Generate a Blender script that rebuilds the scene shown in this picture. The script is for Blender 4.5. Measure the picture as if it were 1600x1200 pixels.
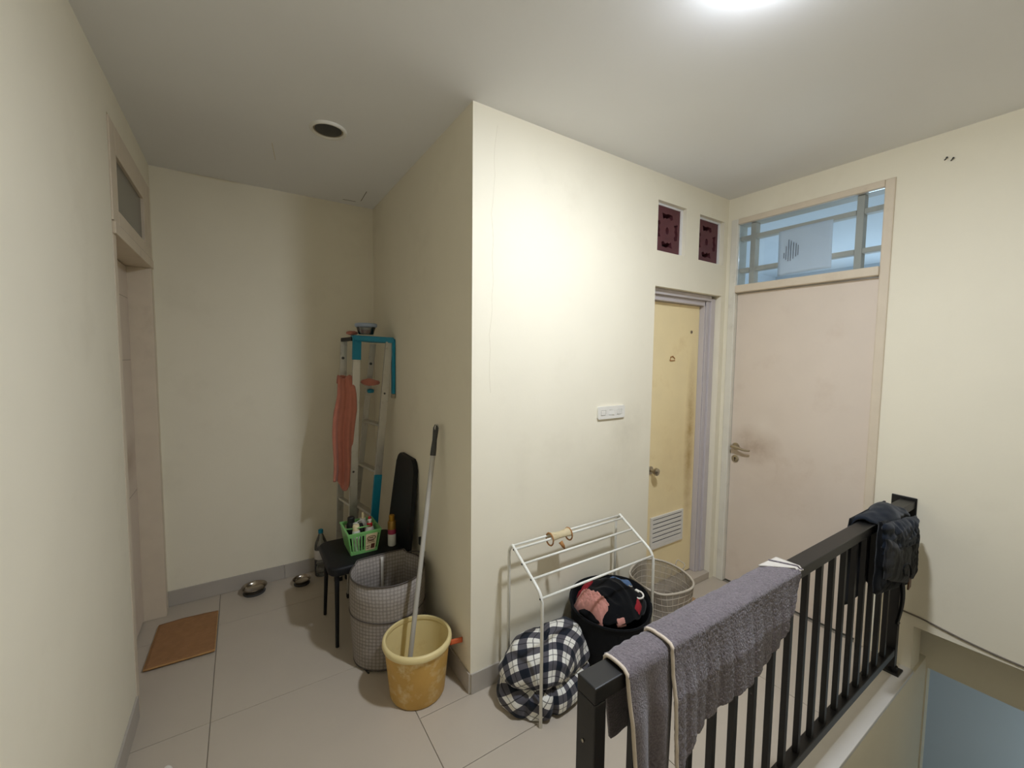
import bpy, bmesh, math, random
from mathutils import Vector, Matrix, noise

for o in list(bpy.data.objects): bpy.data.objects.remove(o, do_unlink=True)
scene = bpy.context.scene
COL = scene.collection
PI = math.pi

# ------------------------------------------------------------------ camera
YAW, PITCH, ROLL = 0.5788, -0.0666, 0.0109
CAM = Vector((-0.9061, -1.7324, 1.6661))
fwd = Vector((math.sin(YAW)*math.cos(PITCH), math.cos(YAW)*math.cos(PITCH), math.sin(PITCH)))
rgt = Vector((math.cos(YAW), -math.sin(YAW), 0)); upv = rgt.cross(fwd)
r_ = rgt*math.cos(ROLL)+upv*math.sin(ROLL); u_ = -rgt*math.sin(ROLL)+upv*math.cos(ROLL)
cd = bpy.data.cameras.new('camera'); cam = bpy.data.objects.new('camera', cd); COL.objects.link(cam)
cam.matrix_world = Matrix(((r_.x, u_.x, -fwd.x, CAM.x), (r_.y, u_.y, -fwd.y, CAM.y), (r_.z, u_.z, -fwd.z, CAM.z), (0, 0, 0, 1)))
cd.sensor_width = 36; cd.lens = 649.38*36/1600; cd.clip_start = 0.02
scene.camera = cam

# ------------------------------------------------------------------ world, light, exposure
w = bpy.data.worlds.new('world'); scene.world = w; w.use_nodes = True
w.node_tree.nodes['Background'].inputs[0].default_value = (0.05, 0.055, 0.06, 1)
w.node_tree.nodes['Background'].inputs[1].default_value = 0.3
vs = scene.view_settings
vs.view_transform = 'Standard'; vs.look = 'None'; vs.gamma = 1; vs.use_curve_mapping = False
vs.exposure = 0.12
def area(name, loc, rot, sx, sy, watts, col):
    l = bpy.data.lights.new(name, 'AREA'); l.shape = 'RECTANGLE'; l.size = sx; l.size_y = sy; l.energy = watts; l.color = col
    o = bpy.data.objects.new(name, l); COL.objects.link(o); o.location = loc; o.rotation_euler = rot; return o
# daylight from the windows of the bedroom behind the pink door and of the lower landing
area('bedroom_daylight', (5.25, -0.6, 1.45), (0, math.radians(112), 0), 1.3, 1.6, 40, (0.64, 0.83, 1.0))
area('landing_daylight', (2.43, -2.3, -0.8), (0, math.radians(-90), math.radians(12)), 1.0, 0.5, 5, (0.72, 0.90, 1.0))
LAMP = (0.36, -1.10, 2.735)
LAMP_E = 618      # radiance of the bulb

# ------------------------------------------------------------------ materials
def lin(h):
    h = h.lstrip('#'); c = [int(h[i:i+2], 16)/255 for i in (0, 2, 4)]
    return [x/12.92 if x <= .04045 else ((x+.055)/1.055)**2.4 for x in c]
MATS = {}
def mat(name, col, rough=.6, var=.06, scale=8, bump=0, bscale=60, metal=0, spec=.5, sheen=0, coat=0, dirt=None, dscale=3, damt=.0, trans=0, alpha=1, objrand=0, dth=(.56, .78), stains=()):
    m = bpy.data.materials.new(name); m.use_nodes = True; MATS[name] = m
    nt = m.node_tree; N = nt.nodes; L = nt.links; b = N['Principled BSDF']
    c = lin(col) if isinstance(col, str) else list(col)
    tc = N.new('ShaderNodeTexCoord')
    nz = N.new('ShaderNodeTexNoise'); nz.inputs['Scale'].default_value = scale; nz.inputs['Detail'].default_value = 5
    L.new(tc.outputs['Object'], nz.inputs['Vector'])
    rp = N.new('ShaderNodeValToRGB'); rp.color_ramp.elements[0].position = .3; rp.color_ramp.elements[1].position = .7
    rp.color_ramp.elements[0].color = [x*(1-var) for x in c]+[1]; rp.color_ramp.elements[1].color = [min(1, x*(1+var)) for x in c]+[1]
    L.new(nz.outputs['Fac'], rp.inputs['Fac']); out = rp.outputs['Color']
    if dirt:
        n2 = N.new('ShaderNodeTexNoise'); n2.inputs['Scale'].default_value = dscale; n2.inputs['Detail'].default_value = 7; n2.inputs['Roughness'].default_value = .62
        L.new(tc.outputs['Object'], n2.inputs['Vector'])
        r2 = N.new('ShaderNodeValToRGB'); r2.color_ramp.elements[0].position = dth[0]; r2.color_ramp.elements[1].position = dth[1]
        r2.color_ramp.elements[0].color = (0, 0, 0, 1); r2.color_ramp.elements[1].color = (damt, damt, damt, 1)
        L.new(n2.outputs['Fac'], r2.inputs['Fac'])
        mx = N.new('ShaderNodeMixRGB'); L.new(r2.outputs['Color'], mx.inputs['Fac']); L.new(out, mx.inputs['Color1'])
        mx.inputs['Color2'].default_value = lin(dirt)+[1]; out = mx.outputs['Color']
    for (cen, rad, amt, sc) in stains:          # smudges: centre and half-size in the object's own space, broken up by noise
        mp = N.new('ShaderNodeMapping'); mp.vector_type = 'TEXTURE'; mp.inputs['Location'].default_value = cen; mp.inputs['Scale'].default_value = rad; L.new(tc.outputs['Object'], mp.inputs['Vector'])
        gr = N.new('ShaderNodeTexGradient'); gr.gradient_type = 'SPHERICAL'; L.new(mp.outputs[0], gr.inputs[0])
        n4 = N.new('ShaderNodeTexNoise'); n4.inputs['Scale'].default_value = 14; n4.inputs['Detail'].default_value = 6; n4.inputs['Roughness'].default_value = .65; L.new(tc.outputs['Object'], n4.inputs['Vector'])
        m1 = N.new('ShaderNodeMath'); m1.operation = 'MULTIPLY'; L.new(gr.outputs['Fac'], m1.inputs[0]); L.new(n4.outputs['Fac'], m1.inputs[1])
        m2 = N.new('ShaderNodeMath'); m2.operation = 'MULTIPLY'; m2.use_clamp = True; L.new(m1.outputs[0], m2.inputs[0]); m2.inputs[1].default_value = amt
        mx = N.new('ShaderNodeMixRGB'); L.new(m2.outputs[0], mx.inputs['Fac']); L.new(out, mx.inputs['Color1']); mx.inputs['Color2'].default_value = lin(sc)+[1]; out = mx.outputs['Color']
    if objrand:
        oi = N.new('ShaderNodeObjectInfo'); mr = N.new('ShaderNodeMapRange'); mr.inputs[3].default_value = 1-objrand; mr.inputs[4].default_value = 1+objrand
        L.new(oi.outputs['Random'], mr.inputs[0]); hs = N.new('ShaderNodeHueSaturation'); L.new(mr.outputs[0], hs.inputs['Value']); L.new(out, hs.inputs['Color']); out = hs.outputs['Color']
    L.new(out, b.inputs['Base Color'])
    b.inputs['Roughness'].default_value = rough; b.inputs['Metallic'].default_value = metal
    b.inputs['Specular IOR Level'].default_value = spec
    if sheen: b.inputs['Sheen Weight'].default_value = sheen; b.inputs['Sheen Roughness'].default_value = .5
    if coat: b.inputs['Coat Weight'].default_value = coat
    if trans: b.inputs['Transmission Weight'].default_value = trans
    if alpha < 1: b.inputs['Alpha'].default_value = alpha
    if bump:
        n3 = N.new('ShaderNodeTexNoise'); n3.inputs['Scale'].default_value = bscale; n3.inputs['Detail'].default_value = 4
        L.new(tc.outputs['Object'], n3.inputs['Vector'])
        bp = N.new('ShaderNodeBump'); bp.inputs['Strength'].default_value = bump; bp.inputs['Distance'].default_value = .004
        L.new(n3.outputs['Fac'], bp.inputs['Height']); L.new(bp.outputs['Normal'], b.inputs['Normal'])
    return m
mat('wall', '#f1e9d3', .75, .015, 3, .06, 90, dirt='#b9ad90', dscale=2.2, damt=.16, spec=.25, stains=[((1.08, 0, 1.22), (.16, .2, .22), .35, '#9f957a'), ((.95, 0, .95), (.45, .2, .22), .22, '#a99d80')])
mat('ceiling', '#f1f0ee', .85, .012, 2, .05, 70, spec=.2)
mat('tile', '#bdb1a0', .33, .02, 5, .0, 40, objrand=.015, spec=.45)
mat('grout', '#8d8475', .9, .05, 30)
mat('skirting', '#b5ada2', .35, .03, 6, objrand=.02)
mat('pink_door', '#e0d1c0', .5, .02, 4, .03, 60, dirt='#b79c84', dscale=3.5, damt=.25, stains=[((.02, .24, 1.06), (.3, .20, .16), 1.0, '#9c7f62'), ((.02, .18, 1.18), (.3, .10, .12), .7, '#efe3d2'), ((.02, .05, .85), (.3, .35, .3), .35, '#b89b80')])
mat('cream_frame', '#dccdb6', .5, .03, 9, .08, 40, dirt='#a8927a', dscale=5, damt=.35)
mat('white_post', '#e4dfd0', .5, .03, 9, .08, 40, dirt='#8f7f68', dscale=7, damt=.35)
mat('yellow_door', '#f6e2b0', .45, .03, 5, .03, 50, dirt='#c9a75f', dscale=5, damt=.35, stains=[((.21, .02, 1.0), (.07, .3, .75), 1.5, '#b08c4a'), ((.0, .02, .9), (.3, .3, .5), .4, '#c7a468')])
mat('pvc_frame', '#c8c0bf', .4, .02, 5)
mat('dark_frame', '#a79684', .6, .05, 8)
mat('vent_white', '#dfdad0', .4, .02, 5)
mat('slot_dark', '#332a26', .8, .05, 9)
mat('breeze_brown', '#5d3035', .55, .12, 14, .15, 40, dirt='#3d1c20', dscale=9, damt=.5)
mat('reveal_white', '#e6e4e2', .6, .02, 6)
mat('steel', '#b8b0a0', .28, .03, 20, metal=1)
mat('dark_steel', '#a89e90', .25, .05, 20, metal=1)
mat('alu', '#c9c6be', .42, .05, 15, metal=.85, dirt='#7a746a', dscale=22, damt=.5)
mat('teal', '#0a86a3', .45, .05, 12, dirt='#0a5468', dscale=20, damt=.4)
mat('black_plastic', '#161616', .5, .1, 12)
mat('rail_black', '#131212', .42, .06, 20, .03, 120)
mat('chair_black', '#131416', .55, .1, 30, .08, 200, spec=.3)
mat('peach', '#c27a66', .95, .06, 25, .35, 260, sheen=.3)
mat('cream_cloth', '#ddd0b2', .95, .04, 25, .2, 200, sheen=.2)
mat('grey_towel', '#6f676a', 1.0, .30, 170, 1.0, 210, sheen=.3, spec=.05, dirt='#5a5356', dscale=60, damt=.6)
mat('piping', '#c9bba9', .9, .05, 40)
mat('hem_white', '#c2bbb0', .9, .04, 30, .2, 200)
mat('navy', '#1c222c', .95, .12, 20, .3, 200, sheen=.15, spec=.15)
mat('charcoal', '#232324', .95, .1, 20, .3, 220, sheen=.1, spec=.15)
mat('black_cloth', '#0f1012', .95, .15, 18, .3, 200, sheen=.08, spec=.12)
mat('black_felt', '#17181a', .9, .12, 40, .25, 240, spec=.15)
mat('pink_cloth', '#c5897c', .95, .08, 15, .2, 160, sheen=.2)
mat('red_cloth', '#8e1620', .9, .1, 15, .2, 160)
mat('denim', '#4d6584', .9, .1, 40, .25, 240)
mat('white_cloth', '#dedad2', .9, .04, 20)
mat('brown_leather', '#5a3c20', .6, .1, 20, .1, 90)
mat('white_paint', '#e9e7dc', .35, .02, 10, dirt='#b9b19c', dscale=14, damt=.3)
mat('rust', '#a8763f', .7, .2, 40, .3, 90, dirt='#5b2c10', dscale=45, damt=.8)
mat('pale_metal', '#cdbd97', .5, .1, 40, dirt='#7e4d20', dscale=40, damt=.8)
mat('bucket', '#cfa457', .55, .08, 10, .05, 50, dirt='#e6d6a6', dscale=16, damt=.75, spec=.35, dth=(.52, .72))
mat('bucket_rim', '#e2cf96', .45, .03, 8, dirt='#b98f48', dscale=12, damt=.3)
mat('orange', '#e06b3a', .5, .05, 10)
mat('grey_plastic', '#b9b5ac', .45, .03, 12)
mat('dark_grey', '#3b3b39', .5, .06, 12)
mat('green_plastic', '#86c877', .35, .04, 8, trans=.12)
mat('white_plastic', '#e9e5da', .35, .02, 8)
mat('cream_plastic', '#e2d3a8', .4, .02, 8)
mat('red_plastic', '#c5202a', .35, .03, 8)
mat('gold', '#c79433', .35, .05, 15, metal=.6)
mat('can_gold', '#a07a35', .4, .08, 20, metal=.4)
mat('can_pink', '#b4405c', .45, .05, 20)
mat('ink_brown', '#5d3324', .6, .08, 30)
mat('paper_tan', '#d9c79d', .7, .04, 30)
mat('ink_grey', '#7d7f85', .8, .1, 40)
mat('paper', '#f8fafb', .8, .02, 8, .12, 18)
mat('mat_brown', '#9a7048', .95, .1, 30, .5, 160)
mat('mat_edge', '#b58a55', .9, .08, 30)
mat('cable', '#6c6356', .6, .05, 20)
mat('card', '#a98660', .85, .06, 12)
mat('marble', '#d8d3ca', .35, .03, 5)
mat('blue_lid', '#a9b7cc', .4, .03, 10)
mat('room_white', '#dfe3e6', .8, .01, 3)
mat('hamper_wire', '#4c443e', .5, .05, 20)
mat('net_wire', '#b9ae9d', .6, .05, 20)
mat('seam_white', '#cdc8c0', .8, .03, 20)
mat('crack', '#ddd3ba', .9, .05, 20)
mat('crack_dark', '#5e553f', .9, .05, 20)

def glassy(name, tint, gloss, mixfac):
    m = bpy.data.materials.new(name); m.use_nodes = True; MATS[name] = m; nt = m.node_tree; N = nt.nodes; L = nt.links
    N.remove(N['Principled BSDF']); o = N['Material Output']
    t = N.new('ShaderNodeBsdfTransparent'); t.inputs[0].default_value = tint+[1]
    g = N.new('ShaderNodeBsdfGlossy'); g.inputs['Roughness'].default_value = gloss
    f = N.new('ShaderNodeFresnel'); f.inputs[0].default_value = 1.45
    ad = N.new('ShaderNodeMath'); ad.operation = 'ADD'; ad.inputs[1].default_value = mixfac; L.new(f.outputs[0], ad.inputs[0])
    mx = N.new('ShaderNodeMixShader'); L.new(ad.outputs[0], mx.inputs[0]); L.new(t.outputs[0], mx.inputs[1]); L.new(g.outputs[0], mx.inputs[2]); L.new(mx.outputs[0], o.inputs[0])
glassy('glass', [.86, .9, .93], .04, .0)
glassy('clear_plastic', [.80, .83, .84], .12, .06)

def net_mat(name, c1, c2, su, sv, hole):
    """woven net: cells of two tones from the UVs, gaps let some of what lies behind show"""
    m = bpy.data.materials.new(name); m.use_nodes = True; MATS[name] = m; nt = m.node_tree; N = nt.nodes; L = nt.links; b = N['Principled BSDF']
    uv = N.new('ShaderNodeTexCoord'); mp = N.new('ShaderNodeMapping'); mp.inputs['Scale'].default_value = (su, sv, 1); L.new(uv.outputs['UV'], mp.inputs['Vector'])
    vo = N.new('ShaderNodeTexVoronoi'); vo.feature = 'F1'; vo.inputs['Scale'].default_value = 1; vo.inputs['Randomness'].default_value = .12; L.new(mp.outputs[0], vo.inputs['Vector'])
    rp = N.new('ShaderNodeValToRGB'); rp.color_ramp.elements[0].position = .28; rp.color_ramp.elements[1].position = .5
    rp.color_ramp.elements[0].color = lin(c1)+[1]; rp.color_ramp.elements[1].color = lin(c2)+[1]
    L.new(vo.outputs['Distance'], rp.inputs[0]); L.new(rp.outputs[0], b.inputs['Base Color']); b.inputs['Roughness'].default_value = .85; b.inputs['Specular IOR Level'].default_value = .2
    b.inputs['Alpha'].default_value = 1-hole
    bp = N.new('ShaderNodeBump'); bp.inputs['Strength'].default_value = .4; bp.inputs['Distance'].default_value = .004; L.new(vo.outputs['Distance'], bp.inputs['Height']); L.new(bp.outputs[0], b.inputs['Normal'])
net_mat('net_grey', '#a39b92', '#8c837b', 64, 24, .05)
net_mat('net_brown', '#a89e90', '#8d8375', 120, 60, .38)

def plaid_mat():
    m = bpy.data.materials.new('plaid'); m.use_nodes = True; MATS['plaid'] = m; nt = m.node_tree; N = nt.nodes; L = nt.links; b = N['Principled BSDF']
    tc = N.new('ShaderNodeTexCoord'); sp = N.new('ShaderNodeSeparateXYZ'); L.new(tc.outputs['UV'], sp.inputs[0])
    def math_(op, a, bv=None):
        n = N.new('ShaderNodeMath'); n.operation = op
        if hasattr(a, 'links'): L.new(a, n.inputs[0])
        else: n.inputs[0].default_value = a
        if bv is not None:
            if hasattr(bv, 'links'): L.new(bv, n.inputs[1])
            else: n.inputs[1].default_value = bv
        return n.outputs[0]
    P = .098; res = []
    for ax in ('X', 'Y'):
        t = math_('FRACT', math_('ADD', math_('DIVIDE', sp.outputs[ax], P), 50.0))
        band = math_('LESS_THAN', t, .44)                      # wide dark stripe
        line = math_('LESS_THAN', math_('ABSOLUTE', math_('SUBTRACT', t, .72)), .022)   # thin line through the white
        res.append((band, line))
    s = math_('ADD', res[0][0], res[1][0])
    rp = N.new('ShaderNodeValToRGB'); rp.color_ramp.interpolation = 'CONSTANT'
    e = rp.color_ramp.elements; e[0].position = 0; e[0].color = lin('#e3e0d6')+[1]; e[1].position = .3; e[1].color = lin('#565459')+[1]
    n = e.new(.8); n.color = lin('#1d222c')+[1]
    L.new(math_('DIVIDE', s, 2.0), rp.inputs[0])
    mx = N.new('ShaderNodeMixRGB'); L.new(math_('MULTIPLY', math_('MAXIMUM', res[0][1], res[1][1]), .75), mx.inputs[0]); L.new(rp.outputs[0], mx.inputs[1]); mx.inputs[2].default_value = lin('#17181c')+[1]
    L.new(mx.outputs[0], b.inputs['Base Color']); b.inputs['Roughness'].default_value = .9; b.inputs['Specular IOR Level'].default_value = .15; b.inputs['Sheen Weight'].default_value = .1
    nz = N.new('ShaderNodeTexNoise'); nz.inputs['Scale'].default_value = 26; nz.inputs['Detail'].default_value = 3; L.new(tc.outputs['Object'], nz.inputs['Vector'])
    bp = N.new('ShaderNodeBump'); bp.inputs['Strength'].default_value = .35; bp.inputs['Distance'].default_value = .012; L.new(nz.outputs[0], bp.inputs['Height']); L.new(bp.outputs[0], b.inputs['Normal'])
plaid_mat()

def emit(name, col, s):
    m = bpy.data.materials.new(name); m.use_nodes = True; MATS[name] = m; nt = m.node_tree
    b = nt.nodes['Principled BSDF']; b.inputs['Emission Color'].default_value = list(col)+[1]; b.inputs['Emission Strength'].default_value = s; b.inputs['Base Color'].default_value = (.9, .9, .9, 1)

# ------------------------------------------------------------------ mesh helpers (world coordinates throughout)
def NB(): return bmesh.new()
def box(bm, x0, x1, y0, y1, z0, z1, bev=0):
    t = bmesh.new(); bmesh.ops.create_cube(t, size=1)
    for v in t.verts: v.co = Vector(((x0+x1)/2+v.co.x*(x1-x0), (y0+y1)/2+v.co.y*(y1-y0), (z0+z1)/2+v.co.z*(z1-z0)))
    if bev: bmesh.ops.bevel(t, geom=list(t.edges), offset=bev, segments=2, affect='EDGES', profile=.5)
    merge(bm, t); return bm
def merge(bm, t):
    me = bpy.data.meshes.new('tmp'); t.to_mesh(me); t.free(); bm.from_mesh(me); bpy.data.meshes.remove(me)
def frame_at(d, hint=Vector((0, 0, 1))):
    d = d.normalized()
    if abs(d.dot(hint)) > .95: hint = Vector((1, 0, 0))
    a = d.cross(hint).normalized(); return a, a.cross(d).normalized()
def tube(bm, pts, r, seg=10, closed=False, rect=None, hint=Vector((0, 0, 1))):
    """swept tube; rect=(w,h) sweeps a rectangle instead of a circle"""
    pts = [Vector(p) for p in pts]; n = len(pts); rings = []
    rr = r if isinstance(r, (list, tuple)) else [r]*n
    for i, p in enumerate(pts):
        if closed: d = pts[(i+1) % n]-pts[i-1]
        else: d = pts[min(i+1, n-1)]-pts[max(i-1, 0)]
        a, b = frame_at(d, hint)
        if rect: offs = [a*(sx*rect[0]/2)+b*(sy*rect[1]/2) for sx, sy in ((-1, -1), (1, -1), (1, 1), (-1, 1))]
        else: offs = [a*(rr[i]*math.cos(2*PI*k/seg))+b*(rr[i]*math.sin(2*PI*k/seg)) for k in range(seg)]
        rings.append([bm.verts.new(p+o) for o in offs])
    m = len(rings[0])
    for i in range(n if closed else n-1):
        A, B = rings[i], rings[(i+1) % n]
        for k in range(m): bm.faces.new((A[k], A[(k+1) % m], B[(k+1) % m], B[k]))
    if not closed: bm.faces.new(rings[0][::-1]); bm.faces.new(rings[-1])
    return bm
def arc_pts(pts, rad, n=6):
    """polyline with its inner corners rounded"""
    pts = [Vector(p) for p in pts]; out = [pts[0]]
    for i in range(1, len(pts)-1):
        a, b, c = pts[i-1], pts[i], pts[i+1]; d1 = (a-b).normalized(); d2 = (c-b).normalized()
        q = min(rad, (a-b).length*.45, (c-b).length*.45); s, e = b+d1*q, b+d2*q
        for k in range(n+1):
            t = k/n; out.append(s*(1-t)**2+b*2*t*(1-t)+e*t*t)
    out.append(pts[-1]); return out
def lathe(bm, prof, c=(0, 0, 0), seg=40, sx=1, sy=1, cap0=True, cap1=False, shape=None, M=None):
    uvl = bm.loops.layers.uv.verify(); rings = []; c = Vector(c); vv = [0]
    for i in range(1, len(prof)): vv.append(vv[-1]+math.hypot(prof[i][0]-prof[i-1][0], prof[i][1]-prof[i-1][1]))
    tot = vv[-1] or 1
    for r, z in prof:
        ring = []
        for k in range(seg):
            a = 2*PI*k/seg; p = Vector((r*sx*math.cos(a), r*sy*math.sin(a), z))
            if shape: p = shape(p, a, z)
            if M: p = M @ p
            ring.append(bm.verts.new(c+p))
        rings.append(ring)
    for i in range(len(rings)-1):
        for k in range(seg):
            k2 = (k+1) % seg; f = bm.faces.new((rings[i][k], rings[i][k2], rings[i+1][k2], rings[i+1][k])); f.smooth = True
            us = (k/seg, (k+1)/seg, (k+1)/seg, k/seg); vs_ = (vv[i]/tot, vv[i]/tot, vv[i+1]/tot, vv[i+1]/tot)
            for l, u, v in zip(f.loops, us, vs_): l[uvl].uv = (u, v)
    if cap0: bm.faces.new(rings[0][::-1])
    if cap1: bm.faces.new(rings[-1])
    return bm
def sheet(bm, fn, nu, nv, uvs=(1, 1)):
    uvl = bm.loops.layers.uv.verify()
    g = [[bm.verts.new(fn(i/nu, j/nv)) for j in range(nv+1)] for i in range(nu+1)]
    for i in range(nu):
        for j in range(nv):
            f = bm.faces.new((g[i][j], g[i+1][j], g[i+1][j+1], g[i][j+1])); f.smooth = True
            for l, (a, b) in zip(f.loops, ((i, j), (i+1, j), (i+1, j+1), (i, j+1))): l[uvl].uv = (a/nu*uvs[0], b/nv*uvs[1])
    return bm
def lobe(bm, c, rad, rot=(0, 0, 0), nu=40, nv=24, p=1.0, amp=.03, freq=6, seed=0, floor=None, axis=(0, 0, 1), spin=0, uvs=1, ridge=.5):
    """puffed, wrinkled cloth mass; UVs run equidistantly from the given axis so that a pattern lies on it undistorted"""
    uvl = bm.loops.layers.uv.verify(); R = Matrix.Rotation(rot[2], 3, 'Z') @ Matrix.Rotation(rot[1], 3, 'Y') @ Matrix.Rotation(rot[0], 3, 'X')
    c = Vector(c); ax = Vector(axis).normalized(); a1, a2 = frame_at(ax); mr = (rad[0]*rad[1]*rad[2])**(1/3)
    def sg(v, e): return math.copysign(abs(v)**e, v)
    def uvof(q):
        d = Vector((q.x/rad[0], q.y/rad[1], q.z/rad[2])); d.normalize(); d = (R @ Vector((d.x, d.y, d.z)))
        th = math.acos(max(-1, min(1, d.dot(ax)))); ph = math.atan2(d.dot(a2), d.dot(a1))+spin
        return (th*mr*uvs*math.cos(ph), th*mr*uvs*math.sin(ph))
    G = []
    for j in range(nv+1):
        row = []; t = -PI/2+PI*j/nv
        for i in range(nu):
            a = 2*PI*i/nu
            q = Vector((rad[0]*sg(math.cos(t), p)*sg(math.cos(a), p), rad[1]*sg(math.cos(t), p)*sg(math.sin(a), p), rad[2]*sg(math.sin(t), p)))
            s = Vector((q.x*freq+seed*7.3, q.y*freq+seed*3.1, q.z*freq-seed*5.7))
            n = noise.noise(s)*(1-ridge)+ridge*(1-2*abs(noise.noise(s*1.7+Vector((4.2, 1.1, 9.7)))))-.25
            n += .35*noise.noise(s*2.9)
            qq = q+q.normalized()*(n*amp); P = c+R @ qq
            if floor is not None and P.z < floor: P.z = floor
            row.append((bm.verts.new(P), uvof(q)))
        G.append(row)
    for j in range(nv):
        for i in range(nu):
            i2 = (i+1) % nu; cs = (G[j][i], G[j][i2], G[j+1][i2], G[j+1][i])
            try: f = bm.faces.new([k[0] for k in cs])
            except ValueError: continue
            f.smooth = True
            for l, k in zip(f.loops, cs): l[uvl].uv = k[1]
    return bm
def prism(bm, poly, holes, fn, depth):
    """flat plate with holes: poly/holes in 2D, fn(u,v,w)->world"""
    loops = [poly]+list(holes); es = []; fronts = []
    for lp in loops:
        vs_ = [bm.verts.new(fn(u, v, 0)) for u, v in lp]; fronts.append(vs_)
        es += [bm.edges.new((vs_[i], vs_[(i+1) % len(vs_)])) for i in range(len(vs_))]
    res = bmesh.ops.triangle_fill(bm, edges=es, use_beauty=True)
    fs = [g for g in res['geom'] if isinstance(g, bmesh.types.BMFace)]
    mp = {}
    for lp, vs_ in zip(loops, fronts):
        for (u, v), vv in zip(lp, vs_): mp[vv] = bm.verts.new(fn(u, v, depth))
    for f in fs: bm.faces.new([mp[v] for v in f.verts][::-1])
    for vs_ in fronts:
        for i in range(len(vs_)):
            a, b = vs_[i], vs_[(i+1) % len(vs_)]; bm.faces.new((a, b, mp[b], mp[a]))
    return bm
def worldpos(o):
    p = Vector((0, 0, 0))
    while o is not None: p = p+o.location; o = o.parent
    return p
def obj(name, bm, m, parent=None, origin=None, smooth=None, kind=None, solid=None, subsurf=0):
    bmesh.ops.recalc_face_normals(bm, faces=list(bm.faces))
    off = worldpos(parent) if parent else Vector((0, 0, 0))
    if parent is None and origin is None:
        xs = [v.co for v in bm.verts]; lo = Vector([min(v[i] for v in xs) for i in range(3)]); hi = Vector([max(v[i] for v in xs) for i in range(3)])
        origin = Vector(((lo.x+hi.x)/2, (lo.y+hi.y)/2, lo.z))
    org = Vector(origin) if (origin is not None and parent is None) else Vector((0, 0, 0))
    bmesh.ops.translate(bm, verts=list(bm.verts), vec=-(off+org))
    me = bpy.data.meshes.new(name); bm.to_mesh(me); bm.free()
    if smooth is not None:
        if smooth is True: me.shade_smooth()
        else:
            me.shade_smooth(); me.set_sharp_from_angle(angle=math.radians(smooth))
    me.materials.append(MATS[m] if isinstance(m, str) else m)
    o = bpy.data.objects.new(name, me); COL.objects.link(o); o.parent = parent; o.location = org
    if solid:
        s = o.modifiers.new('thickness', 'SOLIDIFY'); s.thickness = solid; s.offset = 0
    if subsurf:
        s = o.modifiers.new('smooth', 'SUBSURF'); s.levels = subsurf; s.render_levels = subsurf
    if kind: o['kind'] = kind
    return o
def tag(o, label, cat, group=None):
    o['label'] = label; o['category'] = cat
    if group: o['group'] = group
    return o
def thing(name, label, cat, loc, group=None):
    o = bpy.data.objects.new(name, None); COL.objects.link(o); o.location = loc; o.empty_display_size = .05
    return tag(o, label, cat, group)
def struct(name, bm, m, label=None, cat=None, **k):
    o = obj(name, bm, m, origin=(0, 0, 0), **k); o['kind'] = 'structure'
    if label: o['label'] = label
    if cat: o['category'] = cat
    return o
def root_struct(name, loc, label, cat):
    o = thing(name, label, cat, loc); o['kind'] = 'structure'; return o
def wall(bm, axis, a, b, u0, u1, z0, z1, holes):
    """slab between a and b on the axis with rectangular holes (u0,u1,z0,z1)"""
    us = sorted({u0, u1, *[h[0] for h in holes], *[h[1] for h in holes]}); zs = sorted({z0, z1, *[h[2] for h in holes], *[h[3] for h in holes]})
    us = [u for u in us if u0 <= u <= u1]; zs = [z for z in zs if z0 <= z <= z1]
    def P(w, u, z): return (w, u, z) if axis == 'x' else (u, w, z)
    V = {}
    def v(w, i, j):
        k = (w, i, j)
        if k not in V: V[k] = bm.verts.new(P(a if w == 0 else b, us[i], zs[j]))
        return V[k]
    nu, nz = len(us)-1, len(zs)-1
    def solid(i, j):
        if not (0 <= i < nu and 0 <= j < nz): return False
        cu, cz = (us[i]+us[i+1])/2, (zs[j]+zs[j+1])/2
        return not any(h[0] < cu < h[1] and h[2] < cz < h[3] for h in holes)
    for i in range(nu):
        for j in range(nz):
            if not solid(i, j): continue
            bm.faces.new((v(0, i, j), v(0, i+1, j), v(0, i+1, j+1), v(0, i, j+1))); bm.faces.new((v(1, i, j), v(1, i, j+1), v(1, i+1, j+1), v(1, i+1, j)))
            if not solid(i-1, j): bm.faces.new((v(0, i, j), v(0, i, j+1), v(1, i, j+1), v(1, i, j)))
            if not solid(i+1, j): bm.faces.new((v(0, i+1, j), v(1, i+1, j), v(1, i+1, j+1), v(0, i+1, j+1)))
            if not solid(i, j-1): bm.faces.new((v(0, i, j), v(1, i, j), v(1, i+1, j), v(0, i+1, j)))
            if not solid(i, j+1): bm.faces.new((v(0, i, j+1), v(0, i+1, j+1), v(1, i+1, j+1), v(1, i, j+1)))
    return bm

# ================================================================== THE SETTING
H, LX, AY, WX = 2.81, 2.088, 1.69, -1.345
YS = -1.14            # edge of the stairwell
XS = -0.16            # top of the flight
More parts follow.
